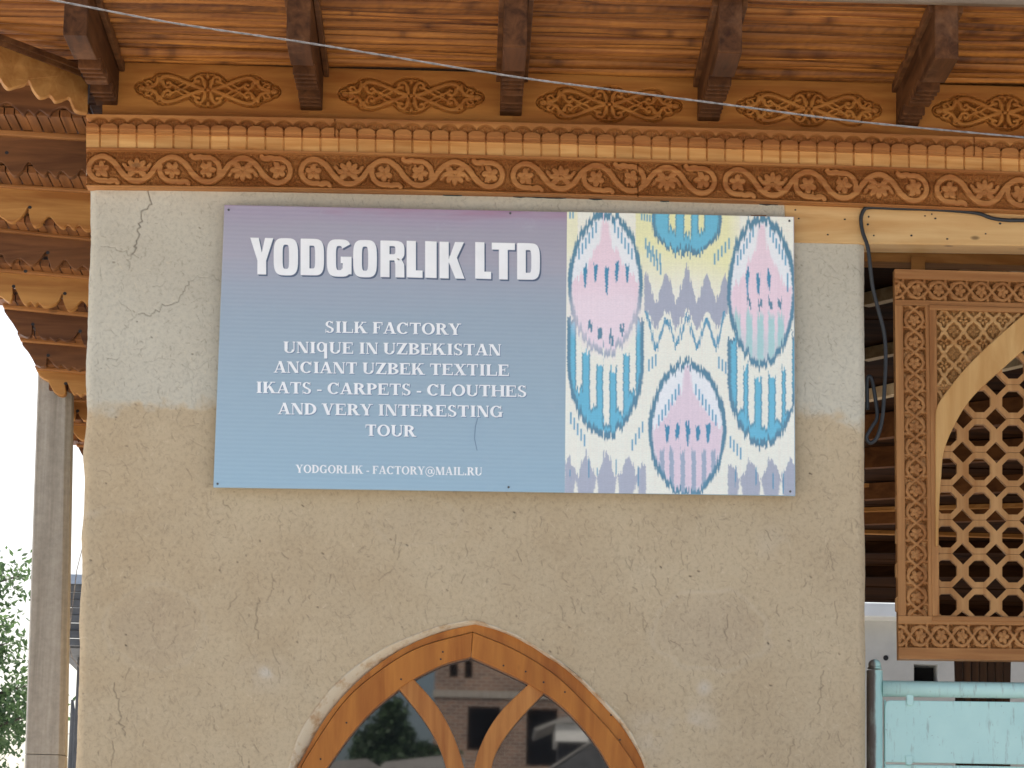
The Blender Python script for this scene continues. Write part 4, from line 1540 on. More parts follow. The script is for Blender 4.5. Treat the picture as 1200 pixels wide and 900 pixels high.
GL = {
    'A': (.722, diag(.05, 0, .31, HH, .07)+diag(.49, 0, .27, HH+.01, .17)+rc(.16, .18, .52, .235)+rc(0, 0, .22, SF)+rc(.41, 0, .72, SF)),
    'B': (.667, stem(.08)+rng_arc(.30, .51, .29, .166, -90, 90)+rng_arc(.31, .18, .33, .18, -90, 90)+rc(.2, HH-TN, .31, HH)+rc(.2, .33, .32, .38)+rc(.2, 0, .32, TN)),
    'C': (.722, rng_arc(.38, .338, .35, .35, 35, 318)+rc(.61, .45, .655, .69)),
    'D': (.722, stem(.08)+rng_arc(.27, .338, .42, .338, -90, 90)+rc(.2, HH-TN, .28, HH)+rc(.2, 0, .28, TN)),
    'E': (.667, stem(.08)+rc(.2, HH-TN, .60, HH)+rc(.2, 0, .62, TN)+rc(.2, .33, .42, .38)+rc(.555, HH-.17, .60, HH)+rc(.585, 0, .63, .19)+rc(.39, .25, .43, .46)),
    'F': (.611, stem(.08)+rc(.2, HH-TN, .56, HH)+rc(.2, .33, .40, .38)+rc(.525, HH-.18, .57, HH)+rc(.38, .25, .42, .46)),
    'G': (.778, rng_arc(.38, .338, .35, .35, 40, 322)+rc(.60, .46, .645, .69)+rc(.53, .02, .68, .30)+rc(.46, .28, .75, .32)),
    'H': (.778, stem(.07)+stem(.55)+rc(.2, .32, .58, .37)),
    'I': (.389, stem(.117)),
    'K': (.778, stem(.07)+diag(.20, .27, .50, HH, .075)+diag(.52, 0, .27, .42, .19)+rc(.42, HH-SF, .70, HH)+rc(.46, 0, .78, SF)),
    'L': (.667, stem(.08)+rc(.2, 0, .62, TN)+rc(.58, 0, .635, .24)),
    'M': (.944, stem(.10, .05)+diag(.36, 0, .07, HH, .20)+diag(.42, 0, .66, HH, .06)+stem(.68, .155)),
    'N': (.722, stem(.09, .05)+diag(.47, 0, .07, HH, .19)+stem(.59, .05, 0, HH, True, False)+rc(.02, HH-SF, .2, HH)),
    'O': (.778, rng_arc(.389, .338, .36, .35, 0, 360, .165, TN, 28)),
    'P': (.611, stem(.08)+rng_arc(.30, .49, .29, .186, -90, 90)+rc(.2, HH-TN, .31, HH)+rc(.2, .30, .32, .35)),
    'q': (.70, rng_arc(.30, .38, .27, .30, 0, 360, .14, TN, 24)+rc(.44, -.30, .61, .60)),
    'R': (.722, stem(.08)+rng_arc(.30, .50, .29, .176, -90, 90)+rc(.2, HH-TN, .31, HH)+rc(.2, .325, .32, .37)+diag(.50, 0, .28, .35, .19)+rc(.5, 0, .74, SF)),
    'S': (.556, rng_arc(.27, .50, .22, .19, 25, 215, .14, .05)+rng_arc(.28, .175, .23, .19, -155, 35, .14, .05)
          + [[(.05, .47), (.15, .34), (.50, .16), (.50, .24), (.38, .33), (.19, .44), (.17, .50)]]+rc(.435, .50, .47, .69)+rc(.05, -.01, .085, .20)),
    'T': (.667, stem(.256, ST, 0, HH, False, True)+rc(.04, HH-TN, .63, HH)+rc(.03, HH-.19, .075, HH)+rc(.59, HH-.19, .635, HH)),
    'U': (.722, stem(.08, ST, .2, HH, True, False)+stem(.58, .055, .2, HH, True, False)+rng_arc(.358, .21, .278, .22, 180, 360, .15, .06)),
    'V': (.722, diag(.30, 0, .06, HH, .18)+diag(.33, 0, .56, HH, .065)+rc(0, HH-SF, .29, HH)+rc(.47, HH-SF, .71, HH)),
    'X': (.722, diag(.46, 0, .07, HH, .20)+diag(.08, 0, .54, HH, .07)+rc(.02, HH-SF, .32, HH)+rc(.44, HH-SF, .70, HH)+rc(.02, 0, .26, SF)+rc(.40, 0, .71, SF)),
    'Y': (.722, diag(.27, .28, .05, HH, .18)+diag(.37, .30, .55, HH, .065)+stem(.285, ST, 0, .32, False, True)+rc(0, HH-SF, .28, HH)+rc(.47, HH-SF, .71, HH)),
    'Z': (.667, rc(.05, HH-TN, .62, HH)+rc(.04, 0, .63, TN)+diag(.04, .03, .40, HH-.03, .21)+rc(.05, HH-.18, .095, HH)+rc(.585, 0, .63, .2)),
    '-': (.333, rc(.04, .17, .29, .26)), '.': (.25, rc(.05, 0, .20, .15)), ' ': (.25, []),
    '@': (.93, rng_arc(.465, .26, .44, .42, -60, 300, .06, .06, 26)+rng_arc(.44, .27, .20, .21, 0, 360, .10, .06, 18)+rc(.60, .10, .68, .46)+rc(.6, .1, .84, .16)),
}
text_lines = [('SILK FACTORY', 383, 820, 81, 89), ('UNIqUE IN UZBEKISTAN', 250, 948, 146, 155), ('ANCIANT UZBEK TEXTILE', 220, 974, 209, 220),
              ('IKATS - CARPETS - CLOUTHES', 162, 1030, 274, 287), ('AND VERY INTERESTING', 233, 955, 342, 352), ('TOUR', 512, 675, 411, 414),
              ('YODGORLIK - FACTORY@MAIL.RU', 290, 887, 529, 538)]
for k, (txt, x0, x1, ya, yb) in enumerate(text_lines):
    hgt = (36.5 if k < 6 else 26)/2.727
    tot = sum(GL[c][0] for c in txt)
    sc_ = (x1-x0)/2.727/tot
    xc = 240+x0/2.727
    words = [[]]
    for c in txt:
        wd, ps = GL[c]
        if c == ' ':
            words.append([])
        P_ = words[-1]
        for p in ps:
            o = []
            for u, v in p:
                x = xc+u*sc_
                fr = (x-(240+x0/2.727))/((x1-x0)/2.727)
                o.append((x, 360+(ya+(yb-ya)*fr)/2.727-v/HH*hgt))
            P_.append(o)
        xc += wd*sc_
    for P_ in words:
        wo = flat('printed_word', P_, SY-0.0015, M['ink_white'], sign)
        if k < 6:
            flat('drop_shadow', [[(x+0.9, y+0.9) for x, y in p] for p in P_], SY-0.0010, M['ink_soft'], wo)
b = MB()
b.tube(W(*np.array([(560, 489), (557, 500), (556, 514), (559, 528)]).T, SY-0.0008), 0.0013, 5)
b.build('scratch', M['ink_soft'], sign)

# ------------------------------------------------------------------ carved screen hanging in the gateway
PYY = 0.03
XC = 1222.0
TOPY = lambda x: 315.2+0.026*(np.asarray(x, float)-1050)
BOTY = lambda x: 772.0+0.012*(np.asarray(x, float)-1053)
LFT = lambda y: 1048.5+(np.asarray(y, float)-317)*0.0105
screen = thing('carved_screen', 'carved wooden lattice screen with pointed arch hanging in the gateway', 'screen', tuple(map(float, W(1220, 772, PYY))))


def chain(S, T, per=50.0):
    """interlaced strands with small flowers"""
    H = np.zeros(S.shape)
    for sg in (-1, 1):
        c = sg*8.6*np.cos(2*np.pi*S/per)
        sl_ = 8.6*2*np.pi/per*np.sin(2*np.pi*S/per)
        H = np.maximum(H, raised(np.abs(T-c)/np.sqrt(1+sl_**2), 1.7, 1.0))
    for off, ph in ((0.0, 0.3), (per/2, 1.2)):
        s = (S-off+per/2) % per-per/2
        H = np.maximum(H, petal(s, T, 0, 0, 0, 1.6, 1.6)*0.8)
        for q in range(5):
            an = ph+q*2*math.pi/5
            H = np.maximum(H, petal(s, T, 3.8*math.cos(an), 3.8*math.sin(an), an, 3.2, 2.5))
    for off in (per*0.25, per*0.75):
        s = (S-off+per/2) % per-per/2
        for a, bb in ((5, 5.5), (-5, -5.5), (5, -5.5), (-5, 5.5)):
            H = np.maximum(H, petal(s, T, a, bb*1.25, math.atan2(bb, a)*0.6, 4.6, 2.0)*0.95)
    return H


def carved(name, m, x0, x1, y0f, y1f, axis, t0, t1, x0f=None, mir=False):
    """slab over photo range; carved strip between t0..t1 across"""
    xs = np.arange(x0, x1+0.01, 0.55)
    n = 460 if axis == 'Z' else 96
    X, V = np.meshgrid(xs, np.linspace(0, 1, n))
    Yp = y0f(X)+(y1f(X)-y0f(X))*V
    if axis == 'Z':
        S, T = Yp, X-(LFT(Yp)-1048.5)*0-(t0+t1)/2
        hw = (t1-t0)/2
    else:
        S = X
        frac = V*(y1f(X)-y0f(X))
        T = frac-(t0+t1)/2
        hw = (t1-t0)/2
    inn = np.clip((hw-np.abs(T))/1.0, 0, 1)
    Hc = chain(S*1.0, T*11.0/hw)
    stip = rng.random(X.shape)
    h = inn*(-0.017+0.010*stip*(stip > 0.4))*(1-Hc)
    if axis == 'Z':
        Xs = X+(LFT(Yp)-1048.5)
    else:
        Xs = X+(LFT(Yp)-1048.5)*np.clip((XC-X)/(XC-1050), -1, 1)
    if mir:
        Xs = 2*XC-Xs
    P = W(Xs, Yp, PYY)
    P[..., 1] -= h
    bk = PYY+0.065
    P = np.concatenate([P[:1], P, P[-1:]], 0); P[0, :, 1] = bk; P[-1, :, 1] = bk
    P = np.concatenate([P[:, :1], P, P[:, -1:]], 1); P[:, 0, 1] = bk; P[:, -1, 1] = bk
    if mir:
        P = P[:, ::-1]
    return grid(name, P, m, screen, smooth=False)


XR_ = 2*XC-1048.5
carved('top_rail', M['screenx'], 1048.5, XR_, TOPY, lambda x: TOPY(x)+42, 'X', 11, 36)
carved('bottom_rail', M['screenx'], 1048.5, XR_, lambda x: BOTY(x)-50.2, BOTY, 'X', 9, 37)
carved('stile', M['screen'], 1048.5, 1088.5, lambda x: TOPY(x)+42.4, lambda x: BOTY(x)-50.6, 'Z', 1057.5, 1084)
carved('stile', M['screen'], 1048.5, 1088.5, lambda x: TOPY(x)+42.4, lambda x: BOTY(x)-50.6, 'Z', 1057.5, 1084, mir=True)
# plain inner fillet
for sgn in (0, 1):
    b = MB()
    f = lambda x: (2*XC-x) if sgn else x
    b.prism([W(f(1088.9), 358, PYY-0.006), W(f(1097.5), 358, PYY-0.006), W(f(1101), 721.6, PYY-0.006), W(f(1092.6), 721.6, PYY-0.006)], (0, 0.05, 0))
    b.build('inner_stile', M['screen'], screen, bevel=0.003)
b = MB()
b.prism([W(1089, 356.8, PYY-0.007), W(2*XC-1089, 365.5, PYY-0.007), W(2*XC-1089, 371.5, PYY-0.007), W(1089, 362.8, PYY-0.007)], (0, 0.05, 0))
b.build('inner_rail', M['screenx'], screen, bevel=0.003)
b = MB()
b.prism([W(1092.5, 721.8, PYY-0.005), W(2*XC-1092, 725, PYY-0.005), W(2*XC-1092, 730, PYY-0.005), W(1092.5, 727.5, PYY-0.005)], (0, 0.05, 0))
b.build('inner_rail', M['screenx'], screen, bevel=0.003)
ao = np.array([(1096.5, 640), (1096.5, 560), (1096.5, 500), (1098, 477), (1110, 458), (1131, 432), (1158, 405), (1200, 368), (1222, 352)])
ai = np.array([(1099.5, 640), (1101, 590), (1103, 560), (1107, 526), (1124, 488), (1142.5, 462), (1169, 437), (1200, 410), (1222, 396)])
AO, AI = resample(smoothline(ao, 8), 50), resample(smoothline(ai, 8), 50)
for sgn in (0, 1):
    f = lambda p: np.stack([2*XC-p[:, 0], p[:, 1]], 1) if sgn else p
    a, c = f(AO), f(AI)
    b = MB()
    b.ring(W(a[:, 0], a[:, 1], PYY-0.016), W(c[:, 0], c[:, 1], PYY-0.016), (0, 0.05, 0), closed=False)
    b.build('arch_band', M['archband'], screen, bevel=0.004)
# spandrels
xs = np.arange(1096, XC+0.1, 0.5); ys = np.arange(360, 500, 0.5)
X, Yq = np.meshgrid(xs, ys)
Hs = np.zeros(X.shape)
gx, gy = 23.0, 26.6
for (ox, oy) in ((1106.5, 374.5),):
    s = (X-ox+gx/2) % gx-gx/2; t = (Yq-oy+gy/2) % gy-gy/2
    th = np.arctan2(t*0.88, s); r = np.hypot(s, t*0.88)
    Rq = 8.6+1.7*np.cos(4*th)+0.0
    Hs = np.maximum(Hs, raised(np.abs(r-Rq), 2.3, 1.2))
    for q in range(5):
        an = 0.4+q*2*math.pi/5
        Hs = np.maximum(Hs, petal(s, t, 3.4*math.cos(an), 3.4*math.sin(an), an, 2.4, 1.6)*0.8)
    s2 = (X-ox) % gx-gx/2; t2 = (Yq-oy) % gy-gy/2
    for q in range(4):
        an = q*math.pi/2
        Hs = np.maximum(Hs, petal(s2, t2, 3.6*math.cos(an), 3.6*math.sin(an), an, 3.0, 1.9)*0.5)
st_ = rng.random(X.shape)
hS = (-0.016+0.010*st_*(st_ > 0.4))*(1-Hs)
yarch = np.interp(X, AO[::-1, 0][np.argsort(AO[::-1, 0])], AO[::-1, 1][np.argsort(AO[::-1, 0])])
for sgn in (0, 1):
    XX = 2*XC-X if sgn else X
    P = W(XX, Yq, PYY+0.004)
    P[..., 1] -= hS
    mk = (Yq < yarch+8)[:-1, :-1]
    if sgn:
        P = P[:, ::-1]; mk = mk[:, ::-1]
    grid('spandrel', P, M['spandrel'], screen, mk, smooth=False)
    bkp = [W((2*XC-x) if sgn else x, y, PYY+0.022) for x, y in [(1096, 360), (1222, 360), (1222, 356)]+[(p[0], p[1]+4) for p in AO[::-4] if p[1] < 495]]
    b = MB(); b.prism(bkp, (0, 0.01, 0)); b.build('spandrel_back', M['screenx'], screen)
# lattice: octagons and small squares
b = MB()
cw, chh = 39.3, 39.8
for i in range(-2, 7):
    for j in range(-10, 9):
        cx = 1148+cw*i; cy = 549.5+0.3+chh*j+0.014*(cx-1148)
        if cy < 395 or cy > 735 or cx < 1068 or cx > 2*XC-1068:
            continue
        h_, k_ = cw/2, 12.3
        out8 = [(cx-h_+k_, cy-h_), (cx+h_-k_, cy-h_), (cx+h_, cy-h_+k_), (cx+h_, cy+h_-k_), (cx+h_-k_, cy+h_), (cx-h_+k_, cy+h_), (cx-h_, cy+h_-k_), (cx-h_, cy-h_+k_)]
        R8 = 13.9
        in8 = [(cx+R8*math.cos(math.radians(a)), cy+R8*math.sin(math.radians(a))) for a in (-112.5, -67.5, -22.5, 22.5, 67.5, 112.5, 157.5, 202.5)]
        # keep cells whose middle lies inside the arch or behind its band
        xq = cx if cx < XC else 2*XC-cx
        if cy < np.interp(xq, AO[:, 0], AO[:, 1])-6 and xq > 1097:
            continue
        o3 = [W(x, np.clip(y, 360, 726), PYY+0.012) for x, y in out8]
        i3 = [W(x, np.clip(y, 360, 726), PYY+0.012) for x, y in in8]
        b.ring(o3, i3, (0, 0.028, 0))
b.build('lattice', M['lattice'], screen)

# ------------------------------------------------------------------ turquoise gate
GY = 0.12
gate = thing('metal_gate', 'turquoise painted metal gate with round-topped grimy post beside clay wall', 'gate', tuple(map(float, W(1100, 1000, GY)*np.array([1, 1, 0]))))
pz = W(1026, 786, GY)
px_, pr = float(pz[0])-0.004, 0.034
b = MB()
b.tube([(px_, GY, 0), (px_, GY, float(pz[2]))], pr, 20)
post = b.build('post', M['teal_grime'], gate, smooth=False)
b = MB()
t = np.linspace(-0.35, math.pi/2, 12)
c = float(W(1026, 779.5, GY)[2])
b.tube([(px_, GY, c+0.025*math.sin(q)) for q in t], [max(0.0012, 0.027*math.cos(q)) for q in t], 20)
b.tube([(px_, GY, c-0.016), (px_, GY, c-0.010)], 0.030, 20)
o = b.build('finial', M['teal_grime'], post)
o.data.polygons.foreach_set('use_smooth', [True]*len(o.data.polygons))
b = MB()
b.tube([W(1034, 807, GY), W(1330, 811, GY)], 0.034, 20)
b.build('top_tube', M['teal'], gate, smooth=True)
fr = [(1036.5, 816.5), (1330, 820.5), (1330, 1100), (1036.5, 1100)]
b = MB()
pts = resample(np.array([(1037, 828), (1038, 822), (1042, 820.3), (1330, 824.0)]), 30)
plate = [(1037, 893), (1037, 827), (1038.5, 822), (1043, 820.5), (1330, 824.5), (1330, 898)]
b.prism([W(x, y, GY-0.012) for x, y in plate], (0, 0.012, 0))
b.build('plate', M['teal'], gate, bevel=0.004)
b = MB()
b.prism([W(x, y, GY-0.002) for x, y in [(1037, 895.5), (1330, 900.5), (1330, 1000), (1037, 1000)]], (0, 0.012, 0))
b.build('lower_plate', M['teal'], gate, bevel=0.004)
for (x, y, hh) in ((1066, 814, 13), (1065, 885.5, 11)):
    b = MB()
    b.prism([W(x-4, y, GY-0.02), W(x+4.5, y, GY-0.02), W(x+4.5, y+hh-2, GY-0.02), W(x+2, y+hh, GY-0.02), W(x-3, y+hh-1, GY-0.02)], (0, 0.02, 0))
    b.build('clip', M['teal'], gate, bevel=0.002)
b = MB()
b.tube([W(1322, 800, GY), W(1322, 1000, GY)*np.array([1, 1, 0])], 0.03, 16)
b.build('post', M['teal_grime'], gate)
b = MB()
b.prism([W(x, y, GY+0.005) for x, y in [(1036.2, 820), (1038.2, 820), (1038.2, 1040), (1036.2, 1040)]], (0, 0.02, 0))
b.build('edge_bar', M['teal'], gate)

# ------------------------------------------------------------------ cables
cab = [(1240, 262), (1205, 258.5), (1180, 258), (1162, 255.5), (1146, 250), (1120, 247), (1085, 245), (1048, 244), (1020, 243), (1012.5, 246), (1009, 256),
       (1011, 272), (1017, 290), (1020, 315), (1023, 338), (1029, 362), (1036, 390), (1038, 420), (1036.5, 455), (1034, 490), (1028, 512), (1020, 519),
       (1015.5, 512), (1022, 500), (1028, 488), (1025, 462), (1022, 446), (1018, 441), (1016, 450), (1016.5, 480)]
cp = smoothline(cab, 6)
yy = np.interp(np.arange(len(cp)), [0, len(cp)*0.36, len(cp)*0.42, len(cp)*0.55, len(cp)-1], [-0.03, -0.03, -0.035, 0.02, 0.06])
b = MB()
b.tube(W(cp[:, 0], cp[:, 1], yy), 0.0085, 8)
tag(b.build('black_cable', M['cable'], smooth=True), 'black cable running along the pale lintel and hanging beside the screen', 'cable')
wp = [(-420, -108), (-200, -52), (-40, -16), (60, 0), (200, 26.5), (345, 48), (450, 65), (600, 89.5), (700, 103), (850, 122.5), (1000, 142), (1200, 161), (1400, 179), (1700, 200)]
ws = smoothline(wp, 10)
b = MB()
P = W(ws[:, 0], ws[:, 1], -1.9)
k = np.arange(len(P))
b.tube(P+0.0014*np.stack([0*k, np.cos(k*1.9), np.sin(k*1.9)], 1), 0.0027, 6)
b.tube(P-0.0014*np.stack([0*k, np.cos(k*1.9), np.sin(k*1.9)], 1), 0.0027, 6)
tag(b.build('overhead_wire', M['wire'], smooth=True), 'thin grey twisted wire strung across the front of the eave', 'wire')

# ------------------------------------------------------------------ stepped wooden cornice left of the tower, tier under tier
stack = thing('stepped_cornice', 'stepped brown wooden cornice with scalloped boards left of the clay wall', 'cornice', tuple(map(float, W(60, 300, 0.6))))
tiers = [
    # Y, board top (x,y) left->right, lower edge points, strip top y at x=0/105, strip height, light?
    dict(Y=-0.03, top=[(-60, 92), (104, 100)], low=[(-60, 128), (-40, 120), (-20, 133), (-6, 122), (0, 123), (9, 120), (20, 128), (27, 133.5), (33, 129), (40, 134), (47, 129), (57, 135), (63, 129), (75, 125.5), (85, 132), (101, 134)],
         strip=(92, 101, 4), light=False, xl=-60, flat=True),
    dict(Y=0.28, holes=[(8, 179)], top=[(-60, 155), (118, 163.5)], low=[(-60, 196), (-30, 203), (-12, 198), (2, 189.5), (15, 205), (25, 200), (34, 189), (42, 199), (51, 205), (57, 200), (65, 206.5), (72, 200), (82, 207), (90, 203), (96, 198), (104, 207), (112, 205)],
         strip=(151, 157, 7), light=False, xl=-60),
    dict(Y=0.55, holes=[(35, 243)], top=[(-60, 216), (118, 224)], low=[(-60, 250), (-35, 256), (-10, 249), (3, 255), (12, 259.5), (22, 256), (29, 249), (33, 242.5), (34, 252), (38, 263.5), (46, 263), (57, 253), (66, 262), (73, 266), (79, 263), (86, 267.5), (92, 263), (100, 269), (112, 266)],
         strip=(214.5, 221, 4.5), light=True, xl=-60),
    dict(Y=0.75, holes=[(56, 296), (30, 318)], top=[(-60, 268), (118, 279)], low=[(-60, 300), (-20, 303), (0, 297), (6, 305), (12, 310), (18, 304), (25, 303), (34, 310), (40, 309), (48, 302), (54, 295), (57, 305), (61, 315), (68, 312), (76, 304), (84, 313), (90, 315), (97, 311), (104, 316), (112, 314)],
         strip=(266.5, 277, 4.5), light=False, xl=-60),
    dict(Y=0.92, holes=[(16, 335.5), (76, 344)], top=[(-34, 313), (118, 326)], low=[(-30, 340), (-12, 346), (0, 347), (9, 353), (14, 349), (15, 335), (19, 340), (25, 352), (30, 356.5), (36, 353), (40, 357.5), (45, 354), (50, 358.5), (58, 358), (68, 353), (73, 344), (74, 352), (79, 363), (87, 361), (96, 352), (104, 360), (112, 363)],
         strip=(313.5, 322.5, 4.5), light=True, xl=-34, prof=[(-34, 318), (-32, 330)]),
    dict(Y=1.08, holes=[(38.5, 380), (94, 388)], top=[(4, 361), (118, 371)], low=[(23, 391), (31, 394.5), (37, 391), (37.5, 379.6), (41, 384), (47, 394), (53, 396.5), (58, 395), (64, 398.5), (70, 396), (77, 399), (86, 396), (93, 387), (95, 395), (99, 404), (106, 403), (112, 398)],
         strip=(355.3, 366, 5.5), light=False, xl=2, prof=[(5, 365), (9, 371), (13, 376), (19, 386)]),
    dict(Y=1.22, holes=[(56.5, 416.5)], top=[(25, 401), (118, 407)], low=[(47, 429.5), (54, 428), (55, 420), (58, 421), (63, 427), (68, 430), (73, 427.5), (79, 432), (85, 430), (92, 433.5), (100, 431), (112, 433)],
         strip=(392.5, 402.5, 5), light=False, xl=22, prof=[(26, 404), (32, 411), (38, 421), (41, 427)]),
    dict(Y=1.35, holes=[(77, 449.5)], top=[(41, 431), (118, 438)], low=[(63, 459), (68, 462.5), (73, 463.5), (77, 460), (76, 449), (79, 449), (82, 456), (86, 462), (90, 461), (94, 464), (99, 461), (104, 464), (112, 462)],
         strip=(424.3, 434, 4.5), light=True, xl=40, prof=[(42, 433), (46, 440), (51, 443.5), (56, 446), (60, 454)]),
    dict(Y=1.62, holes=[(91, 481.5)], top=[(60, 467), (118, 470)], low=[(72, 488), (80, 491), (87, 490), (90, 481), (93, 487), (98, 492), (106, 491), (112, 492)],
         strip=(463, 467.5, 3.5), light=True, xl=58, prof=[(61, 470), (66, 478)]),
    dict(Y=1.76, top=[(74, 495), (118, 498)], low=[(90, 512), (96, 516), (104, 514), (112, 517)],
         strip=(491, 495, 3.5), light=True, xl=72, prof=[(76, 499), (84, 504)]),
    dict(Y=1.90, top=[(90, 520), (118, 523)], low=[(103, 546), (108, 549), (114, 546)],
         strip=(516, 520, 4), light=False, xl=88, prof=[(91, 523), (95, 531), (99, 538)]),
]


def clampx(P, Y):
    P = np.array(P)
    if Y > 0:
        lim = XL(P[:, 2])-0.03
        P[:, 0] = np.minimum(P[:, 0], lim)
    return P


for i, td in enumerate(tiers):
    Y = td['Y']
    par = bpy.data.objects.new('tier', None)
    par.empty_display_size = 0.1
    c0 = W(60, td['strip'][0], Y)
    par.location = tuple(map(float, c0-np.array(stack.location)))
    C.objects.link(par); par.parent = stack
    low = smoothline(td['low'], 6)
    poly = [td['top'][0], td['top'][1], (118, td['low'][-1][1]) if Y > 0 else (td['low'][-1][0]+2, td['low'][-1][1])]
    pts = list(td['top'])+[tuple(p) for p in low[::-1]]+list(td.get('prof', []))[::-1]
    pts = np.array(pts, float)
    pts[:2, 1] -= 5
    P = W(pts[:, 0], pts[:, 1], Y)
    if Y > 0:                                   # the right end runs on to the tower's side wall
        e = pts[:, 0] > 111
        P[e, 0] = XL(P[e, 2])-0.03
    b = MB()
    b.prism(P, (0, 0.055, 0))
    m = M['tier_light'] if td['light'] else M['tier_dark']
    link(b.build('scalloped_board', m, None, bevel=0.003), par) if False else None
    o = b.build('scalloped_board', m, None, bevel=0.004)
    o.parent = par; o.matrix_parent_inverse = Matrix.Translation(-wloc(par))
    for hx, hy in td.get('holes', []):
        c = W(hx, hy, Y)
        b = MB()
        t = np.linspace(0, 2*math.pi, 13)[:-1]
        b.prism([(c[0]+0.0085*math.cos(q), Y-0.0015, c[2]+0.0075*math.sin(q)) for q in t], (0, 0.001, 0))
        o = b.build('drilled_hole', M['dark'], None)
        o.parent = par; o.matrix_parent_inverse = Matrix.Translation(-wloc(par))
    sy0, sy1, sh_ = td['strip']
    xr_px = 118 if Y > 0 else 102
    q = np.array([(td['xl'], sy0+(sy1-sy0)*td['xl']/105), (xr_px, sy0+(sy1-sy0)*xr_px/105), (xr_px, sy0+(sy1-sy0)*xr_px/105+sh_), (td['xl']+2, sy0+(sy1-sy0)*(td['xl']+2)/105+sh_)])
    P = W(q[:, 0], q[:, 1], Y-0.022)
    if Y > 0:
        P[1:3, 0] = XL(P[1:3, 2])-0.03
    b = MB()
    b.prism(P, (0, 0.03, 0))
    o = b.build('moulding', M['tier_strip'], None, bevel=0.005)
    o.parent = par; o.matrix_parent_inverse = Matrix.Translation(-wloc(par))
    # battens that close the step back to the next tier
    if i+1 < len(tiers):
        t2 = tiers[i+1]
        zb = [float(W(0, t2['strip'][0], t2['Y'])[2])-0.009, float(W(105, t2['strip'][1], t2['Y'])[2])-0.009]
        xa, xb = float(W(td['low'][0][0]+1, 300, Y)[0]), (float(XL(4.5))-0.035)
        x0r, x1r = float(W(0, 300, t2['Y'])[0]), float(W(105, 300, t2['Y'])[0])
        b = MB()
        x = xa
        while x < xb-0.01:
            wd = min(random.uniform(0.040, 0.052), xb-x)
            z = zb[0]+(zb[1]-zb[0])*(x-x0r)/(x1r-x0r)+random.uniform(-.003, .003)
            b.box((x, Y+0.03, z), (x+wd-0.006, t2['Y']+0.01, z+0.03))
            x += wd
        b.box((xa, Y+0.03, max(zb)+0.034), (xb, t2['Y']+0.01, max(zb)+0.05))
        o = b.build('batten_soffit', M['tier_batten'], None)
        o.parent = par; o.matrix_parent_inverse = Matrix.Translation(-wloc(par))
# slanting board that carries the corner of the main eave
hipo = thing('hip_board', 'slanting pale scalloped board at the upper left corner under the eave', 'board', tuple(map(float, W(50, 80, -0.3))))
HY = lambda x: -0.125-(104-np.asarray(x, float))/104*0.42
hl = smoothline([(-60, 58), (-40, 78), (-20, 76), (-8, 84), (0, 91), (5, 99), (10.5, 103), (19, 101), (29, 98), (34, 94), (39, 104), (46, 113), (53, 113), (58, 111), (61, 113), (65, 118), (72, 117), (81, 114), (85, 122), (88, 128), (94, 131), (103, 132)], 6)
ht = [(-60, 24), (0, 52), (50, 70), (93, 86), (103, 100)]
pts = np.array(ht+[tuple(p) for p in hl[::-1]])
b = MB()
b.prism(W(pts[:, 0], pts[:, 1], HY(pts[:, 0])), (-0.01, 0.05, 0))
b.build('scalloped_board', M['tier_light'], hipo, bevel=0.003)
for (o0, h_, dy, mm) in ((-13, 7, -0.03, 'tier_dark'), (-6.5, 7, -0.015, 'tier_dark')):
    q = np.array([(-60, 24+o0), (0, 52+o0), (50, 71+o0), (95, 88+o0), (95, 88+o0+h_), (50, 71+o0+h_), (0, 52+o0+h_), (-60, 24+o0+h_)], float)
    b = MB()
    b.prism(W(q[:, 0], q[:, 1], HY(q[:, 0])+dy), (0, 0.06, 0))
    b.build('moulding', M[mm], hipo, bevel=0.004)

# ceiling of battens that runs back over the stepped cornice
zc = float(ZS(xleft))
b = MB()
xa = float(W(-260, 60, 0)[0]); xb = float(XL(5.2))-0.03
y = 1.2
while y > YB+0.02:
    wd = random.uniform(0.044, 0.056)
    b.tube([(xa, y, zc+0.02+random.uniform(-.004, .004)), (xb, y, zc+0.03)], wd/2, 8)
    y -= wd
b.box((xa, -0.02, zc+0.05), (xb, 1.25, zc+0.07))
b.build('rear_batten_ceiling', M['batten'], eave)
b = MB()
y = YB
while y > YE+0.02:
    wd = random.uniform(0.044, 0.056)
    b.tube([(xa, y-wd/2, zc+0.02+random.uniform(-.004, .004)), (xleft-0.001, y-wd/2, zc+0.02)], wd/2, 8)
    y -= wd
b.box((xa, YE, zc+0.05), (xleft, YB+0.02, zc+0.07))
b.build('side_batten_ceiling', M['batten'], eave)

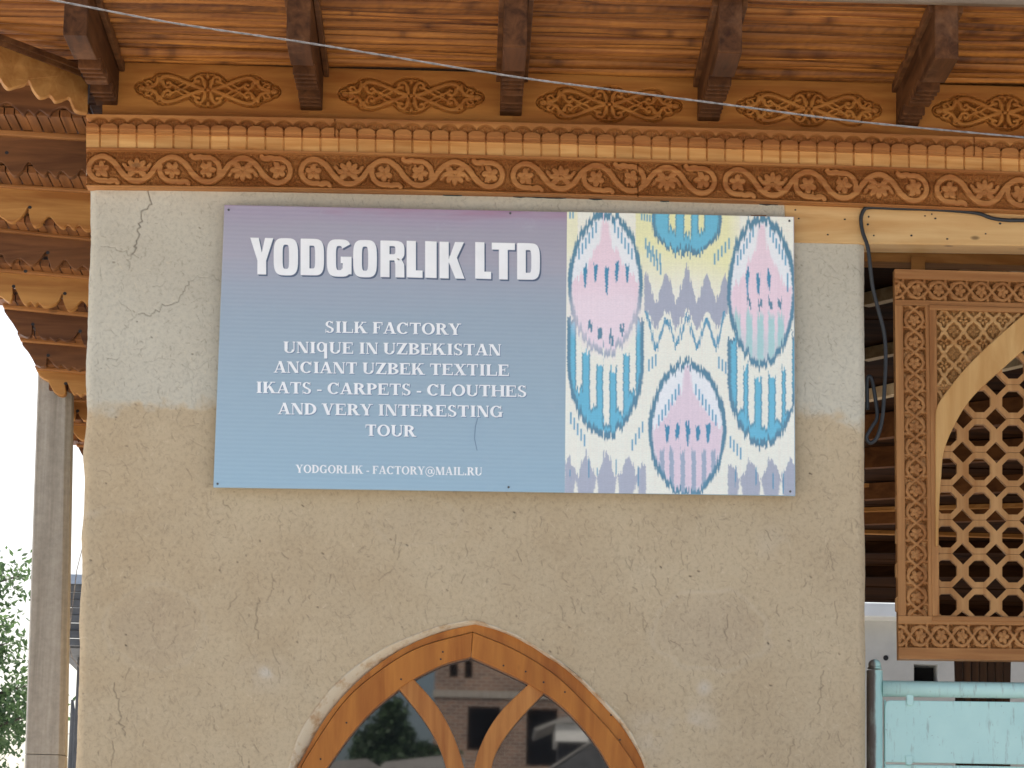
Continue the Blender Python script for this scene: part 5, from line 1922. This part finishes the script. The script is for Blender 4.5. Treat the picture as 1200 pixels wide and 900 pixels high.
# ------------------------------------------------------------------ concrete post
CPY = 1.42
cpost = thing('concrete_post', 'tall grey square concrete post under the stepped wooden cornice', 'post', tuple(map(float, W(50, 900, CPY)*np.array([1, 1, 0]))))
z0, z1 = 0.0, float(W(60, 436, CPY)[2])
def cpx(z):
    a = W(43.5, 445, CPY); c = W(28, 899, CPY)
    return a[0]+(c[0]-a[0])*(z-a[2])/(c[2]-a[2])
def cpx2(z):
    a = W(77.5, 470, CPY); c = W(69.5, 899, CPY)
    return a[0]+(c[0]-a[0])*(z-a[2])/(c[2]-a[2])
zj = float(W(50, 884, CPY)[2])
for (za, zb_, nm, ex) in ((0, zj-0.0015, 'base', 0.0), (zj+0.0015, z1, 'shaft', 0.0)):
    V = []
    for z in (za, zb_):
        xA, xB = float(cpx(z))-ex, float(cpx2(z))+ex
        d = 0.15
        ch_ = 0.022
        V += [(xA, CPY+ch_, z), (xA+ch_*0.4, CPY, z), (xB-0.004, CPY, z), (xB+ch_, CPY+ch_*1.2, z), (xB+ch_, CPY+d-ch_, z), (xB, CPY+d, z), (xA+ch_, CPY+d, z), (xA, CPY+d-ch_, z)]
    F = [tuple(range(7, -1, -1)), tuple(range(8, 16))]+[(k, (k+1) % 8, (k+1) % 8+8, k+8) for k in range(8)]
    obj(nm, V, F, M['concrete'], cpost, bevel=0.002)
b = MB()
for k in range(1):
    b.tube(W(*np.array([(106, 470), (101, 540), (100, 600), (97, 640), (90, 668), (86, 700), (80, 752), (84, 770), (93, 782)]).T, CPY+0.9), 0.0026, 5)
tag(b.build('dangling_wire', M['wire']), 'thin loose wire hanging between the concrete post and the clay wall', 'wire')

# ------------------------------------------------------------------ gateway passage: roof planks, battens, far wall
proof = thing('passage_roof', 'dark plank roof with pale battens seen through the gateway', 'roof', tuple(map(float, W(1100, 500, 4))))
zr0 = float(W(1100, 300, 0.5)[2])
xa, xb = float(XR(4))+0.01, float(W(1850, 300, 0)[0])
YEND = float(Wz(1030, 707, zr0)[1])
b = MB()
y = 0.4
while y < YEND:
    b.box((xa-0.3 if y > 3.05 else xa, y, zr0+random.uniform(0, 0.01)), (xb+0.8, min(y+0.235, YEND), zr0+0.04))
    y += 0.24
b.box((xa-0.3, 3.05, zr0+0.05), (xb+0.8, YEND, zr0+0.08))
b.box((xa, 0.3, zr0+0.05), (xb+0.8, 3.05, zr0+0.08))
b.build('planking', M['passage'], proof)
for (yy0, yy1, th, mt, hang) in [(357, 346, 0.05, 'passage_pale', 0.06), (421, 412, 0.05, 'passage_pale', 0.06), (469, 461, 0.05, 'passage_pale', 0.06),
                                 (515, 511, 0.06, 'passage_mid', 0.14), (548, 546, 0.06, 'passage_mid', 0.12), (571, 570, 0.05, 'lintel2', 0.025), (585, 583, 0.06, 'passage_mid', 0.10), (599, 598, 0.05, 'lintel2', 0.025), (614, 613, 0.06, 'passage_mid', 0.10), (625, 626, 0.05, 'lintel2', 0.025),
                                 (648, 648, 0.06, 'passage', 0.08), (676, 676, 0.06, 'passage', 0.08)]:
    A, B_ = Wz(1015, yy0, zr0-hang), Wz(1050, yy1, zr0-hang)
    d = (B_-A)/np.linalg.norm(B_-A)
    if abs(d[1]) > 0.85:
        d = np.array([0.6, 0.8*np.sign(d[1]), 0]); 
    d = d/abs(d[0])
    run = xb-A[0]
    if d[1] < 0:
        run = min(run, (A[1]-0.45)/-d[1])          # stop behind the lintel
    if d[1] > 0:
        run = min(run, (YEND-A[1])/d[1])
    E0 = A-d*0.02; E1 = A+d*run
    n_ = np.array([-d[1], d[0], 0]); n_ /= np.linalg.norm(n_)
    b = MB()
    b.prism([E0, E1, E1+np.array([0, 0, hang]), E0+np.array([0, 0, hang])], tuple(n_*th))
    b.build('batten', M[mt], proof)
b = MB()
b.prism([W(1056, 700, YEND), W(1900, 716, YEND), W(1900, 741, YEND), W(1056, 726, YEND)], (0, 0.06, 0))
b.build('rear_board', M['passage'], proof)
# side wall at the far right of the passage keeps it dark
b = MB()
b.box((xb+0.7, 0.5, 0), (xb+0.8, YEND, zr0+0.03))
tag(b.build('passage_wall', M['clay']), 'clay side wall of the covered gateway passage', 'wall')
pb = thing('plank_leaf', 'dark brown plank leaf showing between carved screen and turquoise gate', 'door', tuple(map(float, W(1152, 830, 1.0)*np.array([1, 1, 0]))))
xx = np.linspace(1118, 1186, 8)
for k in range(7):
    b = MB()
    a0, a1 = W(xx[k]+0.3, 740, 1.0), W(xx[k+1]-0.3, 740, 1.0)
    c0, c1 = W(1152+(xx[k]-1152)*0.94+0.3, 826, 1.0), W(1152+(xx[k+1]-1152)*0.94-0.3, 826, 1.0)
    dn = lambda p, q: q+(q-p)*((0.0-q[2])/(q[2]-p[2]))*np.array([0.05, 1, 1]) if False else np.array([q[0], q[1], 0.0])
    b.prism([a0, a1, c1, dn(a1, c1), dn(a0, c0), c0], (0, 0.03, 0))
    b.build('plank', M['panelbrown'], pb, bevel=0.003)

far = thing('whitewashed_building', 'pale whitewashed building beyond the gateway with a small dark window', 'building', tuple(map(float, W(1100, 800, 13)*np.array([1, 1, 0]))))
FY = 13.0
zt = float(W(1100, 729, FY)[2])
fx0, fx1 = float(W(880, 750, FY)[0]), float(W(1700, 750, FY)[0])
wz0, wz1 = float(W(1085, 800, FY)[2]), float(W(1085, 778.5, FY)[2])
wx0, wx1 = float(W(1071, 790, FY)[0]), float(W(1099, 790, FY)[0])
b = MB()
for (p, q) in (((fx0, FY, 0), (fx1, FY+4, wz0)), ((fx0, FY, wz1), (fx1, FY+4, zt)), ((fx0, FY, wz0), (wx0, FY+4, wz1)), ((wx1, FY, wz0), (fx1, FY+4, wz1))):
    b.box(p, q)
b.build('wall', M['whitewash'], far)
b = MB()
zc0 = float(W(1100, 708, FY-0.25)[2])
b.box((fx0, FY-0.25, zt-0.001), (fx1, FY+4.2, zc0))
b.build('coping', M['cap'], far, bevel=0.01)
b = MB()
b.box((wx0, FY+0.25, wz0), (wx1, FY+0.3, wz1))
b.build('window', M['dark'], far)
b = MB()
c = W(1038, 771, FY)
t = np.linspace(0, 2*math.pi, 15)[:-1]
b.prism([(c[0]+0.022*math.cos(q), FY-0.004, c[2]+0.022*math.sin(q)) for q in t], (0, 0.003, 0))
b.build('pipe_hole', M['dark'], far)

# ------------------------------------------------------------------ things far behind on the left
def tree(name, label, base, h, cr, n, leaf, seed, mat, conic=False, trunk_r=0.12, low=0.25):
    g = np.random.default_rng(seed)
    t = thing(name, label, 'tree', base)
    bx, by, bz = base
    b = MB()
    b.tube([(bx, by, 0), (bx+0.05*h*0.2, by, h*0.4), (bx, by, h*0.9)], [trunk_r, trunk_r*0.7, trunk_r*0.15], 8)
    tips = []
    for k in range(40):
        z = h*g.uniform(low, 0.97); a = g.uniform(0, 2*math.pi)
        rr = cr*(1-(z/h-low)/(1-low))**0.7+0.08*cr if conic else cr*math.sqrt(max(0.05, 1-((z/h-0.62)/0.42)**2))
        rr *= g.uniform(0.55, 1.0)
        e_ = np.array([bx+rr*math.cos(a), by+rr*math.sin(a), z+0.25*rr])
        s_ = np.array([bx, by, max(0.2*h, z-0.25*rr)])
        b.tube([s_, (s_+e_)/2+np.array([0, 0, 0.1*rr]), e_], [trunk_r*0.3, trunk_r*0.18, trunk_r*0.06], 5)
        tips += [e_, (s_+2*e_)/3, (s_+e_)/2]
    b.build('trunk', M['bark'], t)
    tips = np.array(tips)
    c = tips[g.integers(0, len(tips), n)]+g.normal(0, cr*0.13, (n, 3))
    V = []; F = []
    u = g.normal(0, 1, (n, 3)); u /= np.linalg.norm(u, axis=1)[:, None]
    v = np.cross(u, g.normal(0, 1, (n, 3))); v /= np.linalg.norm(v, axis=1)[:, None]
    s = leaf*g.uniform(0.6, 1.2, n)[:, None]
    Q = np.stack([c-u*s, c+v*s*0.45, c+u*s, c-v*s*0.45], 1).reshape(-1, 3)
    obj('crown', Q, np.arange(n*4).reshape(n, 4), M[mat], t)
    return t


tc_ = W(-62, 800, 22.0)
tree('broadleaf_tree', 'leafy green tree at the left edge behind the concrete post', (float(tc_[0]), 22.0, 0.0), float(W(0, 640, 22)[2]), 1.2, 20000, 0.047, 5, 'leaf', low=0.2)
shed = thing('canopy_roof', 'dark slatted canopy edge seen between post and clay wall', 'canopy', tuple(map(float, W(110, 757, 18)*np.array([1, 1, 0]))))
A, B_ = W(60, 674, 18), W(190, 672, 18)
b = MB()
b.box((float(A[0]), 18, float(W(90, 684, 18)[2])), (float(B_[0]), 20.5, float(W(90, 673, 18)[2])))
b.build('gutter', M['metal_blue'], shed)
z = float(W(90, 684.5, 18)[2]); zb = float(W(90, 757, 18)[2])
k = 0
while z > zb+0.02:
    b = MB()
    h_ = 0.075
    b.box((float(A[0])+0.02, 18.03+0.02*(k % 2), z-h_+0.01), (float(B_[0])-0.02, 18.10+0.02*(k % 2), z))
    b.build('slat', M['metal_dark'], shed)
    z -= h_; k += 1
b = MB()
b.box((float(A[0])+0.03, 18.2, zb), (float(B_[0])-0.03, 20.4, zb+0.05))
for x in (float(B_[0])-0.3, float(B_[0])-0.9):
    b.box((x, 19, 0), (x+0.12, 19.12, zb))
b.build('underside', M['metal_dark'], shed)
b = MB()
c = W(86, 820, 16)
b.tube([(c[0], 16, 0), (c[0], 16, c[2]-0.1), (c[0]-0.01, 16, c[2])], [0.03, 0.022, 0.012], 8)
tag(b.build('utility_pole', M['metal_dark']), 'thin dark pole low between the concrete post and clay wall', 'pole')
for (pa, pb_, yv, lbl) in (((-60, 842), (120, 858), 30, 'fine power line low behind the concrete post'), ((-60, 660), (120, 678), 28, 'fine power line crossing at the canopy roof')):
    b = MB()
    p0, p1 = W(pa[0], pa[1], yv), W(pb_[0], pb_[1], yv)
    b.tube([p0+(p1-p0)*k/12+np.array([0, 0, -0.1*math.sin(math.pi*k/12)]) for k in range(13)], 0.006, 5)
    tag(b.build('power_line', M['wire']), lbl, 'wire')

# ------------------------------------------------------------------ across the street, mirrored in the window glass
def MW(px, py, Y):
    p = W(px, py, Y)
    p = np.array(p); p[..., 1] = -p[..., 1]+2*0.072
    return p


BY = 105.0
bb = thing('brick_building', 'unfinished brick building with dark openings reflected in the arched window', 'building', tuple(map(float, MW(620, 850, BY)*np.array([1, 1, 0]))))
bx0, bx1 = float(MW(508, 850, BY)[0]), float(MW(800, 850, BY)[0])
by = -BY+0.14
open_ = [(525, 543, 778, 795), (548, 586, 828.5, 880), (617, 653, 830, 897), (544, 556, 775, 794), (668, 700, 830, 880)]
mz = lambda y: float(MW(600, y, BY)[2])
mx_ = lambda x: float(MW(x, 850, BY)[0])
b = MB()
rects = sorted([(mx_(a), mx_(c), mz(e_), mz(d)) for a, c, d, e_ in [(525, 535, 778, 795), (548, 586, 828.5, 880), (617, 653, 830, 897), (543, 552, 775, 796), (668, 700, 830, 880)]])
xsb = sorted({bx0, bx1, *[r[0] for r in rects], *[r[1] for r in rects]})
ztop = mz(735)
for xa_, xb_ in zip(xsb[:-1], xsb[1:]):
    xm = (xa_+xb_)/2
    cuts = sorted([(r[2], r[3]) for r in rects if r[0] < xm < r[1]])
    z = 0.0
    for c0, c1 in cuts:
        if c0 > z:
            b.box((xa_, by-0.4, z), (xb_, by, c0))
        z = max(z, c1)
    b.box((xa_, by-0.4, z), (xb_, by, ztop))
b.build('wall', M['brick'], bb)
b = MB()
b.box((bx0, by-8, 0), (bx1, by-1.2, ztop-0.1))
b.build('interior', M['dark'], bb)
for (ya, yb_) in ((811, 818.5), (765, 771)):
    b = MB()
    b.box((bx0-0.05, by-0.3, mz(yb_)), (bx1+0.05, by+0.08, mz(ya)))
    b.build('floor_band', M['concrete'], bb)
b = MB()
b.box((bx0-0.2, by-8.2, ztop), (bx1+0.2, by+0.3, ztop+0.25))
b.build('roof_slab', M['concrete'], bb)
# white balcony box with a grey roof
wb = thing('white_kiosk_roof', 'white box with grey overhanging roof reflected at the right of the window', 'building', tuple(map(float, MW(660, 860, 90)*np.array([1, 1, 0]))))
Y9 = 90.0
m9 = lambda x, y: MW(x, y, Y9)
b = MB()
b.box((m9(651, 867)[0], -Y9-3, float(m9(660, 868)[2])), (m9(690, 867)[0], -Y9, float(m9(660, 847)[2])))
b.build('wall', M['cap'], wb)
b = MB()
a = [m9(626, 853), m9(660, 840), m9(690, 836), m9(720, 852), m9(720, 856), m9(690, 846.5), m9(651, 847), m9(628, 857)]
b.prism(a, (0, -3.5, 0)); b.build('roof', M['roof'], wb)
b = MB()
b.box((m9(655, 867)[0], -Y9-2.8, 0), (m9(688, 867)[0], -Y9-0.3, float(m9(660, 868)[2])))
b.build('lower_wall', M['dark'], wb)
# dark gable in front
gh = thing('gabled_shed', 'dark gabled shed roof reflected low at the right of the window', 'building', tuple(map(float, MW(690, 900, 60)*np.array([1, 1, 0]))))
m6 = lambda x, y: MW(x, y, 60.0)
b = MB()
a = [m6(640, 905), m6(695, 869), m6(740, 905)]
b.prism([*a, *(np.array([p[0], p[1], 0]) for p in a[::-1] if False)], (0, -5, 0)); b.build('gable', M['metal_dark'], gh)
b = MB()
a = [m6(630, 908), m6(695, 865.5), m6(752, 908), m6(747, 910), m6(695, 870), m6(636, 911)]
b.prism(a, (0, -5.4, 0)); b.build('roof', M['roof'], gh)
b = MB()
pa, pb2 = m6(640, 905), m6(740, 905)
b.box((min(pa[0], pb2[0]), -64.5, 0), (max(pa[0], pb2[0]), -60.0, float(pa[2])-0.01)); b.build('wall', M['metal_dark'], gh)
# pale roofs at the left of the reflection
for (pts, yv, lbl) in (([(378, 893), (430, 889), (455, 905), (370, 905)], 45, 'pale low shed roof reflected at the left of the window'),
                       ([(450, 893), (520, 885), (545, 888), (545, 905), (440, 905)], 50, 'pale long shed roof reflected below the trees')):
    sh = thing('low_shed', lbl, 'shed', tuple(map(float, MW(pts[0][0]+40, 900, yv)*np.array([1, 1, 0]))))
    P = [MW(x, y, yv) for x, y in pts]
    b = MB(); b.prism(P, (0, -4, 0)); b.build('roof', M['roof'], sh)
    xs_ = [p[0] for p in P]
    b = MB(); b.box((min(xs_)+0.2, -yv-3.5, 0), (max(xs_)-0.2, -yv-0.2, min(p[2] for p in P)-0.01)); b.build('wall', M['whitewash'], sh)
for (px1, ptop, yv, cr, seed, lbl) in ((455, 822, 70, 0.95, 11, 'dark conical tree reflected at the left of the window'),
                                       (433, 856, 71, 0.7, 12, 'smaller dark tree left of the conical reflected tree'),
                                       (478, 848, 72, 0.75, 13, 'smaller dark tree right of the conical reflected tree'),
                                       (502, 866, 76, 0.8, 14, 'round dark bush reflected against the brick wall')):
    p = MW(px1, ptop, yv)
    tree('dark_tree', lbl, (float(p[0]), float(p[1]), 0.0), float(p[2]), cr*1.3, 12000, 0.11, seed, 'leafdark', conic=True, low=0.5)
